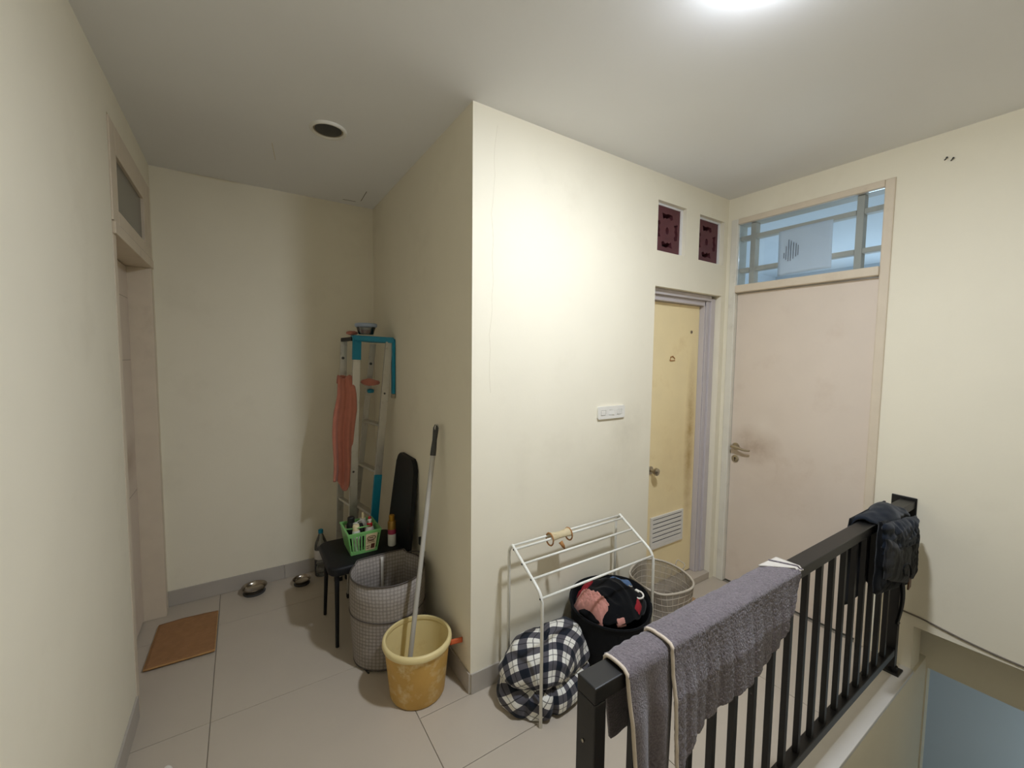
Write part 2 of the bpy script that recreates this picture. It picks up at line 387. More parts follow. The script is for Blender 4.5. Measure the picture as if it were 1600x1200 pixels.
# floor: grout bed + one object per tile
bm = NB(); box(bm, -1.6, 2.2, -1.04, 2.0, -.2, -.004); box(bm, -1.6, XS, -3.0, -1.04, -.2, -.004); box(bm, XS, 2.088, -1.13, -1.04, -.02, -.004)
floor = struct('floor', bm, 'grout', 'pale beige tiled floor of the landing and alcove', 'floor')
tiles = {}
xl = [-1.86, -1.065, -.262, .54, 1.34, 2.14]; yl = [-2.72, -1.915, -1.113, -.313, .487, 1.29, 2.09]
def add_tile(x0, x1, y0, y1):
    g = .0016; k = (round(x1-x0, 3), round(y1-y0, 3))
    if k not in tiles:
        b = NB(); w, d = (x1-x0)/2-g, (y1-y0)/2-g; box(b, -w, w, -d, d, -.009, 0, .0012)
        me = bpy.data.meshes.new('tile'); b.to_mesh(me); b.free(); me.materials.append(MATS['tile']); tiles[k] = me
    o = bpy.data.objects.new('tile', tiles[k]); COL.objects.link(o); o.parent = floor; o.location = ((x0+x1)/2, (y0+y1)/2, 0)
for i in range(5):
    for j in range(6):
        x0, x1, y0, y1 = xl[i], xl[i+1], yl[j], yl[j+1]
        x0 = max(x0, -1.47); x1 = min(x1, LX); y1 = min(y1, AY)
        if i >= 2 and y1 > 0 and x0 >= 0: y1 = min(y1, .0)          # the bathroom block stands there
        if x0 < 0 < x1 and y0 >= 0: x1 = 0.0
        if y0 < YS+.1 and x0 > XS-.2: y0 = max(y0, YS+.1)
        if x1-x0 < .03 or y1-y0 < .03: continue
        if x0 < 0 < x1 and y0 < 0 < y1:                               # L-shaped cut round the corner
            add_tile(x0, x1, y0, 0.0); add_tile(x0, 0.0, 0.0, y1); continue
        if x0 < XS < x1 and y0 < YS: x1 = XS
        add_tile(x0, x1, y0, y1)
bm = NB(); box(bm, XS, LX, YS, YS+.098, -.02, .001, .003); struct('trim_1', bm, 'marble', 'pale stone nosing along the stairwell edge', 'trim')
bm = NB(); box(bm, XS, 2.338, YS+.001, -1.0, -2.7, -.021); struct('wall_stair_fascia', bm, 'wall', 'cream slab face below the railing in the stairwell', 'wall')
# ceiling
bm = NB(); box(bm, -1.7, 5.6, -3.2, 2.0, H, H+.1); ceiling = struct('ceiling', bm, 'ceiling', 'plain white plaster ceiling', 'ceiling')
def ribbon(pts, wdt, nrm):
    b = NB(); n = Vector(nrm)
    for i in range(len(pts)-1):
        a, c = Vector(pts[i]), Vector(pts[i+1]); s = (c-a).normalized().cross(n)*wdt/2
        vs_ = [b.verts.new(q+n*h) for h in (-.001, .0004) for q in (a-s, a+s, c+s, c-s)]
        for f in ((0, 1, 2, 3), (4, 7, 6, 5), (0, 4, 5, 1), (1, 5, 6, 2), (2, 6, 7, 3), (3, 7, 4, 0)): b.faces.new([vs_[k] for k in f])
    return b
obj('seam', ribbon([(-.73, .95, H), (-.70, 1.17, H)], .003, (0, 0, -1)), 'crack', ceiling)
obj('seam', ribbon([(-.13, 1.35, H), (-.12, 1.56, H)], .004, (0, 0, -1)), 'crack_dark', ceiling)
obj('seam', ribbon([(-.24, 1.60, H), (-.15, 1.595, H)], .006, (0, 0, -1)), 'crack_dark', ceiling)
# walls
YO = (1.297, 2.035, -.3, 2.12)       # bathroom door opening
B1, B2 = (1.302, 1.592, 2.341, 2.650), (1.739, 2.035, 2.340, 2.644)
bm = NB(); wall(bm, 'y', 0, .13, 0, LX, -.2, H, [YO, B1, B2]); wf = struct('wall_front', bm, 'wall', 'brightly lit cream wall with the light switch', 'wall')
random.seed(4)
pts = []; x, z = .13, 2.74
for i in range(26):
    pts.append((x, 0, z)); z -= .045+random.random()*.03; x += random.uniform(-.010, .009)
    if z < 1.45: break
obj('crack', ribbon(pts, .0013, (0, -1, 0)), 'crack', wf)
bm = NB(); wall(bm, 'x', 0, .13, .13, AY+.13, -.2, H, []); struct('wall_alcove_side', bm, 'wall', 'shaded cream side wall of the alcove', 'wall')
bm = NB(); wall(bm, 'y', AY, AY+.13, -1.6, 0, -.2, H, []); struct('wall_back', bm, 'wall', 'cream back wall of the alcove', 'wall')
LD = (.70, 1.625, -.3, 2.665)
bm = NB(); wall(bm, 'x', WX-.16, WX, -3.1, AY, -.2, H, [LD]); struct('wall_left', bm, 'wall', 'long cream wall on the left', 'wall')
PD = (-.925, -.028, -.3, 2.655)
bm = NB(); wall(bm, 'x', LX, LX+.15, -3.1, 0, -2.7, H, [PD, (-3.05, -1.127, -2.75, .24)]); box(bm, LX+.15, LX+.36, -3.1, 1.2, .24, .34); struct('wall_right', bm, 'wall', 'cream wall with the pink door, above the stairwell', 'wall')
bm = NB(); wall(bm, 'y', -3.2, -3.1, -1.6, 2.4, -2.7, H, []); struct('wall_behind', bm, 'wall', 'cream wall behind the viewer', 'wall')
bm = NB(); wall(bm, 'x', 2.338, 2.40, -3.1, -.9, -2.7, .24, [(-1.75, -1.146, -1.6, -.085)]); struct('wall_stair_right', bm, 'wall', 'shaded stairwell wall below the beam', 'wall')
bm = NB(); wall(bm, 'x', 3.1, 3.2, -3.6, -.4, -2.7, .1, []); wall(bm, 'y', -.5, -.4, 2.40, 3.1, -2.7, .1, []); wall(bm, 'y', -3.7, -3.6, 2.40, 3.1, -2.7, .1, [])
box(bm, 2.34, 3.1, -3.6, -.5, .06, .1); wall(bm, 'x', 2.338, 2.40, -.9, -.5, -2.7, .06, []); struct('wall_landing', bm, 'room_white', 'pale daylit wall of the lower landing', 'wall')
bm = NB(); box(bm, -1.6, 3.2, -3.7, -.4, -2.8, -2.7); struct('floor_lower', bm, 'tile', 'floor of the lower landing', 'floor')
bm = NB(); box(bm, XS-.1, XS, -3.1, YS, -2.7, -.2); struct('wall_stair_left', bm, 'wall', 'stairwell wall under the landing', 'wall')
mat('dark_step', '#4a3833', .35, .15, 60)  # unseen steps, coloured dark to cut bounce light on the slab face
stx = root_struct('stairs', (XS, -2.1, 0), 'unseen stair flight beside the railing, added dark to cut bounce light', 'stairs')
for k in range(13): obj('step', box(NB(), XS+.262*k-(.0 if k else .0), XS+.262*(k+1)+.02, -3.1, YS-.002, -.19*(k+1)-.09, -.19*(k+1), .004) if XS+.262*(k+1)+.02 < 2.33 else box(NB(), XS+.262*k, 2.335, -3.1, YS-.002, -.19*(k+1)-.09, -.19*(k+1), .004), 'dark_step', stx) if XS+.262*k < 2.3 else None
# bedroom behind the pink door
bm = NB(); wall(bm, 'x', 5.4, 5.5, -2.2, 1.2, .15, H, []); wall(bm, 'y', 1.2, 1.3, 2.238, 5.5, .15, H, []); wall(bm, 'y', -2.3, -2.2, 2.238, 5.5, .34, H, [])
box(bm, 2.44, 5.5, -2.3, 1.3, .11, .15); wall(bm, 'x', 2.238, 2.25, 0, 1.2, 0, H, []); struct('wall_bedroom', bm, 'room_white', 'pale walls of the daylit room behind the transom', 'wall')
# bathroom shell (dark, behind the door and the vent blocks)
bm = NB(); wall(bm, 'y', 1.69, 1.75, .13, 2.2, 0, H, []); box(bm, .13, 2.2, .13, 1.69, -.05, 0.04); struct('wall_bathroom', bm, 'wall', 'unlit bathroom walls behind the vent blocks', 'wall')
# skirting tiles
def skirting(name, label, segs):
    r = root_struct(name, segs[0][0], label, 'baseboard')
    for (p0, p1) in segs:
        p0, p1 = Vector(p0), Vector(p1); L_ = (p1-p0).length; n = max(1, round(L_/.8))
        for i in range(n):
            a, b = p0.lerp(p1, i/n), p0.lerp(p1, (i+1)/n); t = .009; d = (b-a).normalized(); nn = Vector((d.y, -d.x, 0))
            lo = a+d*.0008; hi = b-d*.0008; c1 = lo; c2 = hi+nn*t
            q = NB(); box(q, min(c1.x, c2.x), max(c1.x, c2.x), min(c1.y, c2.y), max(c1.y, c2.y), .001, .104, .001); obj('skirting_tile', q, 'skirting', r)
skirting('baseboard_front', 'grey tile skirting under the lit front wall', [((0, 0, 0), (1.297, 0, 0))])
skirting('baseboard_alcove', 'grey tile skirting along the shaded alcove side wall', [((0, AY, 0), (0, 0, 0))])
skirting('baseboard_back', 'grey tile skirting along the alcove back wall', [((WX, AY, 0), (0, AY, 0))])
skirting('baseboard_left', 'grey tile skirting along the left wall', [((WX, -3.0, 0), (WX, .695, 0))])

# ------------------------------------------------------------------ left door with its transom (door_1, window_1)
d1 = root_struct('door_1', (WX-.09, 1.16, 0), 'beige door set back in the left wall beside the alcove', 'door')
bm = NB(); box(bm, WX-.14, WX-.105, .755, 1.565, .012, 2.165, .002); dp = obj('door_panel', bm, 'pink_door', d1)
for zz in (1.98, 1.62, .84): obj('groove', box(NB(), WX-.1055, WX-.1042, .76, 1.56, zz, zz+.003), 'dark_frame', dp)
obj('jamb', box(NB(), WX-.15, WX+.006, 1.567, 1.622, .0, 2.17, .003), 'cream_frame', d1)
obj('jamb', box(NB(), WX-.15, WX+.002, .703, .753, .0, 2.17, .003), 'cream_frame', d1)
obj('transom_bar', box(NB(), WX-.15, WX+.012, .703, 1.622, 2.17, 2.222, .003), 'cream_frame', d1)
w1 = root_struct('window_1', (WX, 1.16, 2.222), 'small dark transom window above the left door', 'window')
for (y0, y1, z0, z1) in ((.703, .806, 2.226, 2.655), (1.425, 1.622, 2.226, 2.655)): obj('frame', box(NB(), WX-.06, WX+.006, y0, y1, z0, z1, .003), 'cream_frame', w1)
for (z0, z1) in ((2.226, 2.29), (2.53, 2.655)): obj('frame', box(NB(), WX-.06, WX+.006, .808, 1.423, z0, z1, .003), 'cream_frame', w1)
obj('hinge_gap', box(NB(), WX-.02, WX+.0075, .82, 1.62, 2.2225, 2.2265), 'slot_dark', w1)
mat('frosted', '#6d6a62', .25, .04, 20, .1, 120)
obj('pane', box(NB(), WX-.014, WX-.008, .79, 1.44, 2.275, 2.545), 'frosted', w1)

# ------------------------------------------------------------------ bathroom door (door_2)
d2 = root_struct('door_2', (1.66, .08, .04), 'yellow bathroom door with white vent grille and grey frame', 'door')
st = NB(); box(st, 1.297, 2.035, .0, .3, -.004, .048, .003); struct('trim_2', st, 'tile', 'raised tiled step under the yellow door', 'step')
obj('door_panel', box(NB(), 1.345, 1.935, .100, .128, .056, 2.045, .002), 'yellow_door', d2)
for (x0, x1, y0, y1) in ((1.985, 2.033, .040, .085), (1.937, 1.985, .062, .125), (1.945, 1.985, .055, .0615)): obj('jamb', box(NB(), x0, x1, y0, y1, .048, 2.10, .003), 'pvc_frame', d2)
for (x0, x1, y0, y1) in ((1.299, 1.343, .040, .125),): obj('jamb', box(NB(), x0, x1, y0, y1, .048, 2.10, .003), 'pvc_frame', d2)
for (y0, y1, z0, z1) in ((.040, .085, 2.082, 2.118), (.062, .125, 2.047, 2.082)): obj('head', box(NB(), 1.343, 1.985, y0, y1, z0, z1, .003), 'pvc_frame', d2)
kb = NB(); M = Matrix.Rotation(PI/2, 3, 'X')
lathe(kb, [(.028, 0), (.028, .006), (.012, .010), (.011, .030), (.022, .038), (.027, .050), (.024, .062), (.012, .068), (.001, .069)], (1.432, .0995, .895), 24, M=M)
obj('door_knob', kb, 'steel', d2, smooth=40)
vg = obj('vent_grille', prism(NB(), [(1.452, .325), (1.812, .325), (1.812, .553), (1.452, .553)], [[(1.468, .345), (1.796, .345), (1.796, .538), (1.468, .538)]], lambda u, v, w: (u, .0995-.012+w, v), .012), 'vent_white', d2)
obj('vent_back', box(NB(), 1.466, 1.798, .0965, .0993, .343, .540), 'slot_dark', vg)
nsl = 6
for i in range(nsl):
    z0 = .346+i*.192/nsl; z1 = z0+.192/nsl-.0075
    obj('slat', box(NB(), 1.4685, 1.7955, .0895, .0945, z0, z1, .0012), 'vent_white', vg)
pk = NB(); lathe(pk, [(.012, 0), (.012, .004), (.006, .006), (.0055, .001), (.0005, .001)], (1.84, .0995, 1.855), 16, M=M); obj('peephole', pk, 'dark_steel', d2, smooth=40)
b = NB(); tube(b, [(1.605, .098, 1.648), (1.612, .097, 1.672), (1.632, .097, 1.678), (1.655, .097, 1.664), (1.655, .097, 1.648), (1.605, .097, 1.648)], .004, 6); obj('glue_mark', b, 'rust', d2)

# ------------------------------------------------------------------ pink door with transom (door_3, window_2)
d3 = root_struct('door_3', (LX, -.48, 0), 'large pale pink door with lever handle and scuffed middle', 'door')
obj('door_panel', box(NB(), LX+.022, LX+.058, -.878, -.080, .012, 2.132, .002), 'pink_door', d3)
obj('jamb', box(NB(), LX-.012, LX+.12, -.078, -.028, 0, 2.655, .006), 'white_post', d3)
obj('jamb', box(NB(), LX-.012, LX+.12, -.925, -.880, 0, 2.655, .006), 'cream_frame', d3)
obj('head', box(NB(), LX-.012, LX+.12, -.880, -.078, 2.615, 2.655, .005), 'cream_frame', d3)
obj('transom_bar', box(NB(), LX-.022, LX+.12, -.880, -.078, 2.136, 2.188, .006), 'cream_frame', d3)
hd = NB(); M2 = Matrix.Rotation(-PI/2, 3, 'Y')
lathe(hd, [(.026, 0), (.026, .007), (.011, .010), (.010, .045), (.001, .046)], (LX+.022, -.118, 1.028), 24, M=M2)
tube(hd, arc_pts([(LX+.022-.040, -.112, 1.03), (LX+.022-.046, -.150, 1.030), (LX+.022-.046, -.188, 1.020), (LX+.022-.044, -.236, 1.022)], .03), [.011]*9+[.009]*6+[.0085], 10) if False else tube(hd, [(LX-.018, -.104, 1.030), (LX-.022, -.135, 1.032), (LX-.024, -.175, 1.024), (LX-.024, -.205, 1.019), (LX-.022, -.236, 1.021)], [.012, .012, .0095, .008, .007], 10)
obj('lever_handle', hd, 'steel', d3, smooth=50)
ks = NB(); lathe(ks, [(.026, 0), (.026, .007), (.022, .009), (.001, .009)], (LX+.022, -.118, .938), 24, M=M2); kk = obj('lock_rose', ks, 'steel', d3, smooth=40)
b = NB(); lathe(b, [(.006, 0), (.006, .0102), (.0005, .0102)], (LX+.022, -.118, .943), 12, M=M2); box(b, LX+.0118, LX+.0135, -.121, -.115, .922, .942); obj('keyhole', b, 'slot_dark', kk)
w2 = root_struct('window_2', (LX, -.48, 2.19), 'barred glass transom above the pink door with blue daylight', 'window')
obj('pane', box(NB(), LX+.012, LX+.016, -.879, -.079, 2.189, 2.614), 'glass', w2)
for y in (-.165, -.765): obj('muntin', box(NB(), LX+.030, LX+.085, y-.018, y+.018, 2.189, 2.614, .003), 'cream_frame', w2)
for z in (2.296, 2.520):
    for (y0, y1) in ((-.879, -.784), (-.746, -.184), (-.146, -.079)): obj('muntin', box(NB(), LX+.030, LX+.080, y0, y1, z-.015, z+.015, .003), 'cream_frame', w2)
# notice taped behind the glass, printed sideways
pn = thing('paper_notice', 'white paper notice taped behind the transom glass', 'paper', (LX+.02, -.48, 2.215))
def pf(u, v): return Vector((LX+.0215+.004*math.sin(v*5+u*2)*math.sin(u*7)**2+.002, -.335-.302*u-.004*v, 2.508-.29*v+.006*math.sin(u*2.2)))
obj('sheet', sheet(NB(), pf, 16, 16), 'paper', pn, solid=.0008)
for i, (u, a0, a1) in enumerate([(.13, .50, .62), (.17, .36, .66), (.215, .22, .70), (.26, .25, .70), (.31, .30, .66), (.36, .33, .62), (.40, .38, .60)]):
    n = 1
    for k in range(n):
        t0 = a0+(a1-a0)*k/n; t1 = t0+(a1-a0)/n*1.0; q = NB(); y = -.335-.302*u
        box(q, LX+.0185, LX+.0192, y-.0022, y+.0022, 2.508-.29*t1, 2.508-.29*t0); obj('printed_line', q, 'ink_grey', pn)

# ------------------------------------------------------------------ vent blocks with floral openings
def blossom(cx, cz, s):
    """five openings of a roster block: top, bottom, left, right petals and a centre hole"""
    pet = [(-.15, .23), (-.19, .37), (-.05, .35), (.02, .375), (.17, .36), (.19, .27), (.12, .24), (.06, .29), (-.02, .25), (-.08, .27)]
    out = []
    for k in range(4):
        a = k*PI/2; out.append([(cx+s*(x*math.cos(a)-z*math.sin(a)), cz+s*(x*math.sin(a)+z*math.cos(a))) for x, z in pet])
    out.append([(cx+s*.06*math.cos(t*PI/4), cz+s*.085*math.sin(t*PI/4)) for t in range(8)])
    return out
for (x0, x1, z0, z1), lb in ((B1, 'dark brown floral vent block farther from the pink door'), (B2, 'dark brown floral vent block next to the pink door corner')):
    vb = thing('vent_block', lb, 'vent block', ((x0+x1)/2, .05, z0), 'brown vent blocks above the bathroom door')
    xa, xb, za, zb = x0+.012, x1-.022, z0+.004, z1-.014; cx, cz = (xa+xb)/2, (za+zb)/2
    obj('block_face', prism(NB(), [(xa, za), (xb, za), (xb, zb), (xa, zb)], blossom(cx, cz, .29), lambda u, v, w: (u, .035+w, v), .06), 'breeze_brown', vb)
    c = obj('mortar_edge', prism(NB(), [(x0, z0), (x1, z0), (x1, z1), (x0, z1)], [[(xa, za), (xb, za), (xb, zb), (xa, zb)]], lambda u, v, w: (u, .028+w, v), .07), 'reveal_white', vb)

# ------------------------------------------------------------------ switch, screws, cable, downlight, lamp
sw = thing('light_switch', 'white three-gang light switch plate on the cream wall', 'switch', (.925, 0, 1.305))
def rrect(x0, x1, z0, z1, r, n=5):
    out = []
    for (cx, cz, a0) in ((x1-r, z0+r, -PI/2), (x1-r, z1-r, 0), (x0+r, z1-r, PI/2), (x0+r, z0+r, PI)):
        out += [(cx+r*math.cos(a0+PI/2*k/n), cz+r*math.sin(a0+PI/2*k/n)) for k in range(n+1)]
    return out
obj('plate', prism(NB(), rrect(.815, 1.038, 1.305, 1.379, .012), [rrect(.838+.066*i, .880+.066*i, 1.326, 1.357, .002) for i in range(3)], lambda u, v, w: (u, -.011+w, v), .010), 'white_plastic', sw)
obj('backing', box(NB(), .820, 1.033, -.0035, -.0008, 1.31, 1.374), 'dark_frame', sw)
for i in range(3):
    b = NB(); x0 = .8392+.066*i; t = -.004 if i != 1 else .003
    box(b, x0, x0+.0396, -.0125, -.004, 1.3275, 1.3555, .0015)
    for v in b.verts:
        if v.co.y < -.008: v.co.y += (v.co.x-(x0+.02))*(.12 if i != 1 else -.2)
    obj('rocker', b, 'white_plastic', sw)
for (y, z), lb in (((-1.129, 2.663), 'dark screw sticking out high on the right wall'), ((-1.106, 2.674), 'fainter small screw beside the dark screw on right wall')):
    b = NB(); tube(b, [(LX, y, z), (LX-.012, y-.010, z+.006)], .0025, 8); lathe(b, [(.0042, 0), (.0042, .002), (.001, .002)], (LX-.012, y-.010, z+.006), 10, M=Matrix.Rotation(-PI/2, 3, 'Y'))
    tag(obj('wall_screw', b, 'dark_grey', origin=(LX, y, z)), lb, 'screw')
b = NB(); tube(b, arc_pts([(LX-.005, -1.02, .31), (LX-.005, -1.09, .305), (LX-.005, -1.15, .302), (LX-.005, -1.30, .276), (LX-.005, -1.41, .264), (LX-.005, -1.55, .258), (LX-.005, -2.4, .262)], .05), .0045, 8)
tag(obj('wall_cable', b, 'cable', smooth=True), 'thin grey cable running along the right wall above the stairwell', 'cable')
dl = thing('recessed_downlight', 'unlit round recessed downlight with white rim in alcove ceiling', 'downlight', (-.498, .632, H-.012))
b = NB(); lathe(b, [(.070, -.002), (.076, -.012), (.083, -.012), (.0885, -.006), (.089, 0)], (-.498, .632, H), 48, cap0=False); obj('rim', b, 'white_plastic', dl, smooth=40)
b = NB(); lathe(b, [(.0715, -.0035), (.068, -.004), (.064, -.003), (.066, -.0025)], (-.498, .632, H), 48, cap0=False); obj('inner_ring', b, 'dark_steel', dl, smooth=40)
b = NB(); lathe(b, [(.0655, -.0026), (.05, -.0045), (.02, -.0055), (.0005, -.0058)], (-.498, .632, H), 40, cap0=False); obj('lens', b, 'dark_grey', dl, smooth=True)
emit('bulb_glow', (.925, 1.0, 1.13), LAMP_E)
cl = thing('ceiling_lamp', 'round white glowing ceiling lamp above the landing', 'lamp', (LAMP[0], LAMP[1], H-.06))
b = NB(); lathe(b, [(.082, 0), (.082, -.010), (.076, -.012), (.001, -.012)], (LAMP[0], LAMP[1], H), 36); obj('base_ring', b, 'white_plastic', cl, smooth=40)
b = NB(); lathe(b, [(.074, -.0125), (.0735, -.015), (.066, -.021), (.050, -.026), (.026, -.029), (.0005, -.030)], (LAMP[0], LAMP[1], H), 32); obj('diffuser', b, 'bulb_glow', cl, smooth=True)

# ================================================================== RAILING
RY0, RY1 = -1.097, -1.037; RYC = -1.067
rl = thing('stair_railing', 'black metal railing with square balusters along the stairwell', 'railing', (.9, RYC, 0))
obj('top_rail', box(NB(), -.258, 2.078, RY0, RY1, .880, .920, .003), 'rail_black', rl)
obj('bottom_rail', box(NB(), -.220, 1.965, RYC-.02, RYC+.02, .095, .135, .003), 'rail_black', rl)
pst = obj('post', box(NB(), -.258, -.221, RY0, RY1, 0, .8795, .003), 'rail_black', rl)
obj('post', box(NB(), 1.966, 2.004, RYC-.022, RYC+.022, .03, .8795, .003), 'rail_black', rl)
fp = NB(); box(fp, 1.945, 2.025, RYC-.045, RYC+.030, .0, .012, .003); tube(fp, [(1.985, RYC-.012, .012), (1.985, RYC-.012, .032)], .02, 12); obj('foot_plate', fp, 'rail_black', rl)
obj('wall_plate', box(NB(), 2.0785, 2.0875, -1.104, -1.000, .80, .935, .003), 'rail_black', rl)
for k in range(18):
    x = -.090+.1208*k
    if x > 1.94: break
    obj('baluster', box(NB(), x-.010, x+.010, RYC-.010, RYC+.010, .135, .880), 'rail_black', rl)
for z in (.77, ): 
    b = NB(); lathe(b, [(.004, 0), (.004, .002), (.0005, .003)], (-.2585, RYC+.006, z), 10, M=Matrix.Rotation(-PI/2, 3, 'Y')); obj('bolt', b, 'steel', rl)

# grey towel over the rail --------------------------------------------------
tw = thing('bath_towel', 'grey terry bath towel with cream piping hung over the black railing', 'towel', (.25, RYC, .60))
def drape(x, s, back, front, th, sw_f, sw_b, edge):
    """point on a cloth hung over the rail: s=0 back hem, 1 front hem"""
    top = .922+th; hw = .030+th; L1, Lt, L2 = back, 2*hw, front; tot = L1+Lt+L2; d = s*tot
    rr = .016
    if d < L1: 
        k = (L1-d); y = RYC+hw; z = top-rr*.4-k*1.0; y += sw_b*min(1, k/.12)
    elif d < L1+Lt:
        t = (d-L1)/Lt; y = RYC+hw-2*hw*t; z = top-rr*.4*(abs(2*t-1)**3)
    else:
        k = d-L1-Lt; y = RYC-hw; z = top-rr*.4-k; y -= sw_f*min(1, k/.12)
    return Vector((x, y, z))
def hem(x):       # length of the front fall
    P = [(-.02, .34), (.0, .325), (.03, .285), (.07, .255), (.15, .242), (.30, .226), (.39, .230), (.46, .222), (.55, .196), (.61, .155), (.66, .085), (.705, .012)]
    for (a, b), (c, d) in zip(P, P[1:]):
        if x <= c: t = max(0, (x-a)/(c-a)); return b+(d-b)*t
    return P[-1][1]
def main_fn(u, v):
    x = -.0+.705*u; f = max(.012, hem(x)); k = max(0, v-.42)/.58
    rib = math.sin(x*2*PI/.058+.4*math.sin(x*9)+k*.5)
    am = .5+.5*noise.noise(Vector((x*14, 3, 1))); fold = (.0065*rib-.004*abs(rib))*am*(.3+.7*k)+.007*math.sin(x*21+1.0)*k
    bulge = .006+.020*k*math.sin(PI*min(1, u*1.05))+.034*k*(1-u)**5
    p = drape(x+.006*k*math.sin(x*30), v, .20+.02*math.sin(x*9), f, .013, bulge+fold, .010+fold*.5, 0)
    p.x -= .03*k*(1-u); p.z += .004*noise.noise(Vector((x*20, v*14, 3)))
    n = .0016*noise.noise(Vector((x*330, v*190, 1)))+.0012*noise.noise(Vector((x*150, v*90, 7)))
    p.y -= n; p.z += n
    return p
obj('outer_fold', sheet(NB(), main_fn, 300, 150), 'grey_towel', tw, solid=.010)
def under_fn(u, v):
    x = -.160+.165*u; k = max(0, v-.48)/.52
    fold = .017*math.sin(u*9.5+.4+k*.7)*(.3+.7*k)
    p = drape(x, v, .34-.10*u, .44, .006, .006+fold+.02*k, .006-fold*.4, 0)
    p.x += .035*k*(.6-u)+.02*k*math.sin(u*6)
    if v < .40: p.x += .10*((.40-v)/.40)**1.2*(1-u)*.3; p.z += .10*(1-u)*((.40-v)/.40)
    return p
obj('under_fold', sheet(NB(), under_fn, 44, 60), 'grey_towel', tw, solid=.009)
b = NB(); tube(b, [main_fn(0, .30+.70*i/40)+Vector((-.002, -.003, .004)) for i in range(41)], .0048, 8); obj('piping_edge', b, 'piping', tw, smooth=True)
b = NB(); tube(b, [under_fn(0, .34+.66*i/40)+Vector((-.003, -.002, .003)) for i in range(41)], .0048, 8); obj('piping_edge', b, 'piping', tw, smooth=True)
def hem_fn(u, v):
    x = .635+.074*u; p = main_fn((x)/.705, .06+v*.62) ; p.z += .007
    if p.y < RYC: p.y -= .004
    return p
def band_fn(u, v):
    a = Vector((.585, RYC+.036, .946)).lerp(Vector((.716, RYC-.040, .944)), u); p = a+Vector((.055*v, .020*v, -.002*v)); p.z = .9415+.010*math.sin(PI*min(1, v*1.1))*.6
    return p
def hemband(u, v):
    y = RYC+.043-.090*u; x0 = .60+.105*u; x = x0+(.712-x0+.016)*v
    z = .941-(.008 if u > .92 else 0)-.003*v; return Vector((x, y, z))
obj('cream_hem', sheet(NB(), hemband, 14, 8), 'hem_white', tw, solid=.004)
b = NB(); tube(b, [hemband(i/14, .55)+Vector((0, 0, .003)) for i in range(15)], .0035, 6); obj('hem_stripe', b, 'grey_towel', tw)

# dark jacket over the far end -----------------------------------------------
jk = thing('dark_jacket', 'crumpled navy and black jacket slung over the far railing end', 'jacket', (1.75, RYC, .53))
def back_fn(u, v):
    x = 1.43+.46*u; f = .010*math.sin(u*16)+.006*math.sin(u*29+1); z = .935-v*(.385+.04*math.sin(u*7+1)+.06*u)
    return Vector((x+.03*v*math.sin(u*5), RYC+.045+f*v+.012*math.sin(v*3), z))
obj('back_panel', sheet(NB(), back_fn, 40, 24), 'black_cloth', jk, solid=.008)
def roll_fn(u, v):
    e = math.sin(PI*min(1, max(0, u)))**.5; x = 1.40+.42*u+.16*v*(1-.5*u)+.02*math.sin(v*7); a = PI*(v*1.20-.10)
    rr = .034+.016*e+.007*math.sin(u*9+v*5)+.006*noise.noise(Vector((u*7, v*6, 3)))
    return Vector((x, RYC+math.cos(a)*(rr+.004), .897+math.sin(a)*(rr+.002)+.010*e))
obj('collar_roll', sheet(NB(), roll_fn, 60, 36), 'navy', jk, solid=.008)
def crum(c, lx, lz, seed, amp, tilt=0, fx=22, fz=10, yb=0):
    def f(u, v):
        a, b_ = 2*u-1, 2*v-1; wob = 1+.10*noise.noise(Vector((a*2+seed, b_*2, seed))); e = max(0, 1-max(abs(a), abs(b_))**5)
        n = 1-2*abs(noise.noise(Vector((a*lx*fx+seed, b_*lz*fz+a*1.2, seed)))); n2 = noise.noise(Vector((a*lx*40+seed, b_*lz*40, seed+2)))
        return Vector((c[0]+a*lx*wob, c[1]-yb*e-amp*(n*.7+n2*.4)*(.3+.7*e), c[2]-b_*lz*wob+tilt*a*lx))
    return sheet(NB(), f, 44, 36)
obj('bunched_sleeve', crum((1.70, -1.128, .842), .235, .070, 3, .022, -.12, 24, 14, .022), 'navy', jk, solid=.010)
obj('front_panel', crum((1.70, -1.118, .735), .250, .165, 6, .016, -.20, 26, 5, .016), 'black_cloth', jk, solid=.010)
obj('side_panel', crum((1.90, -1.125, .700), .085, .145, 9, .014, -.2, 30, 6, .014), 'charcoal', jk, solid=.010)
pkt = crum((1.615, -1.150, .735), .175, .092, 12, .008, -.34, 14, 8, .012)
pk_ = obj('grey_pocket', pkt, 'charcoal', jk, solid=.008)
b = NB(); tube(b, [Vector((1.655+.075*math.cos(a)*(1-.035*k), -1.176, .705-.34*(.04+.075*math.cos(a)*(1-.035*k))+.048*math.sin(a)*(1-.035*k))) for k, a in enumerate([-.6+i*.36 for i in range(17)])], .0035, 6); obj('stitched_swirl', b, 'black_cloth', pk_)
obj('leather_patch', sheet(NB(), lambda u, v: Vector((1.862+.085*u, -1.140+.010*u, .600-.012*u-.080*v)), 6, 6), 'brown_leather', jk, solid=.006)
def strap_fn(u, v): return Vector((1.755+.045*u+.004*math.sin(v*4), -1.130-.012*math.sin(v*PI), .62-.245*v))
obj('strap', sheet(NB(), strap_fn, 4, 20), 'black_cloth', jk, solid=.008)
b = NB(); tube(b, [strap_fn(.5, 1)+Vector((-.014, 0, -.004)), strap_fn(.5, 1)+Vector((.014, 0, -.004))], .009, 8); obj('strap_end', b, 'black_plastic', jk)

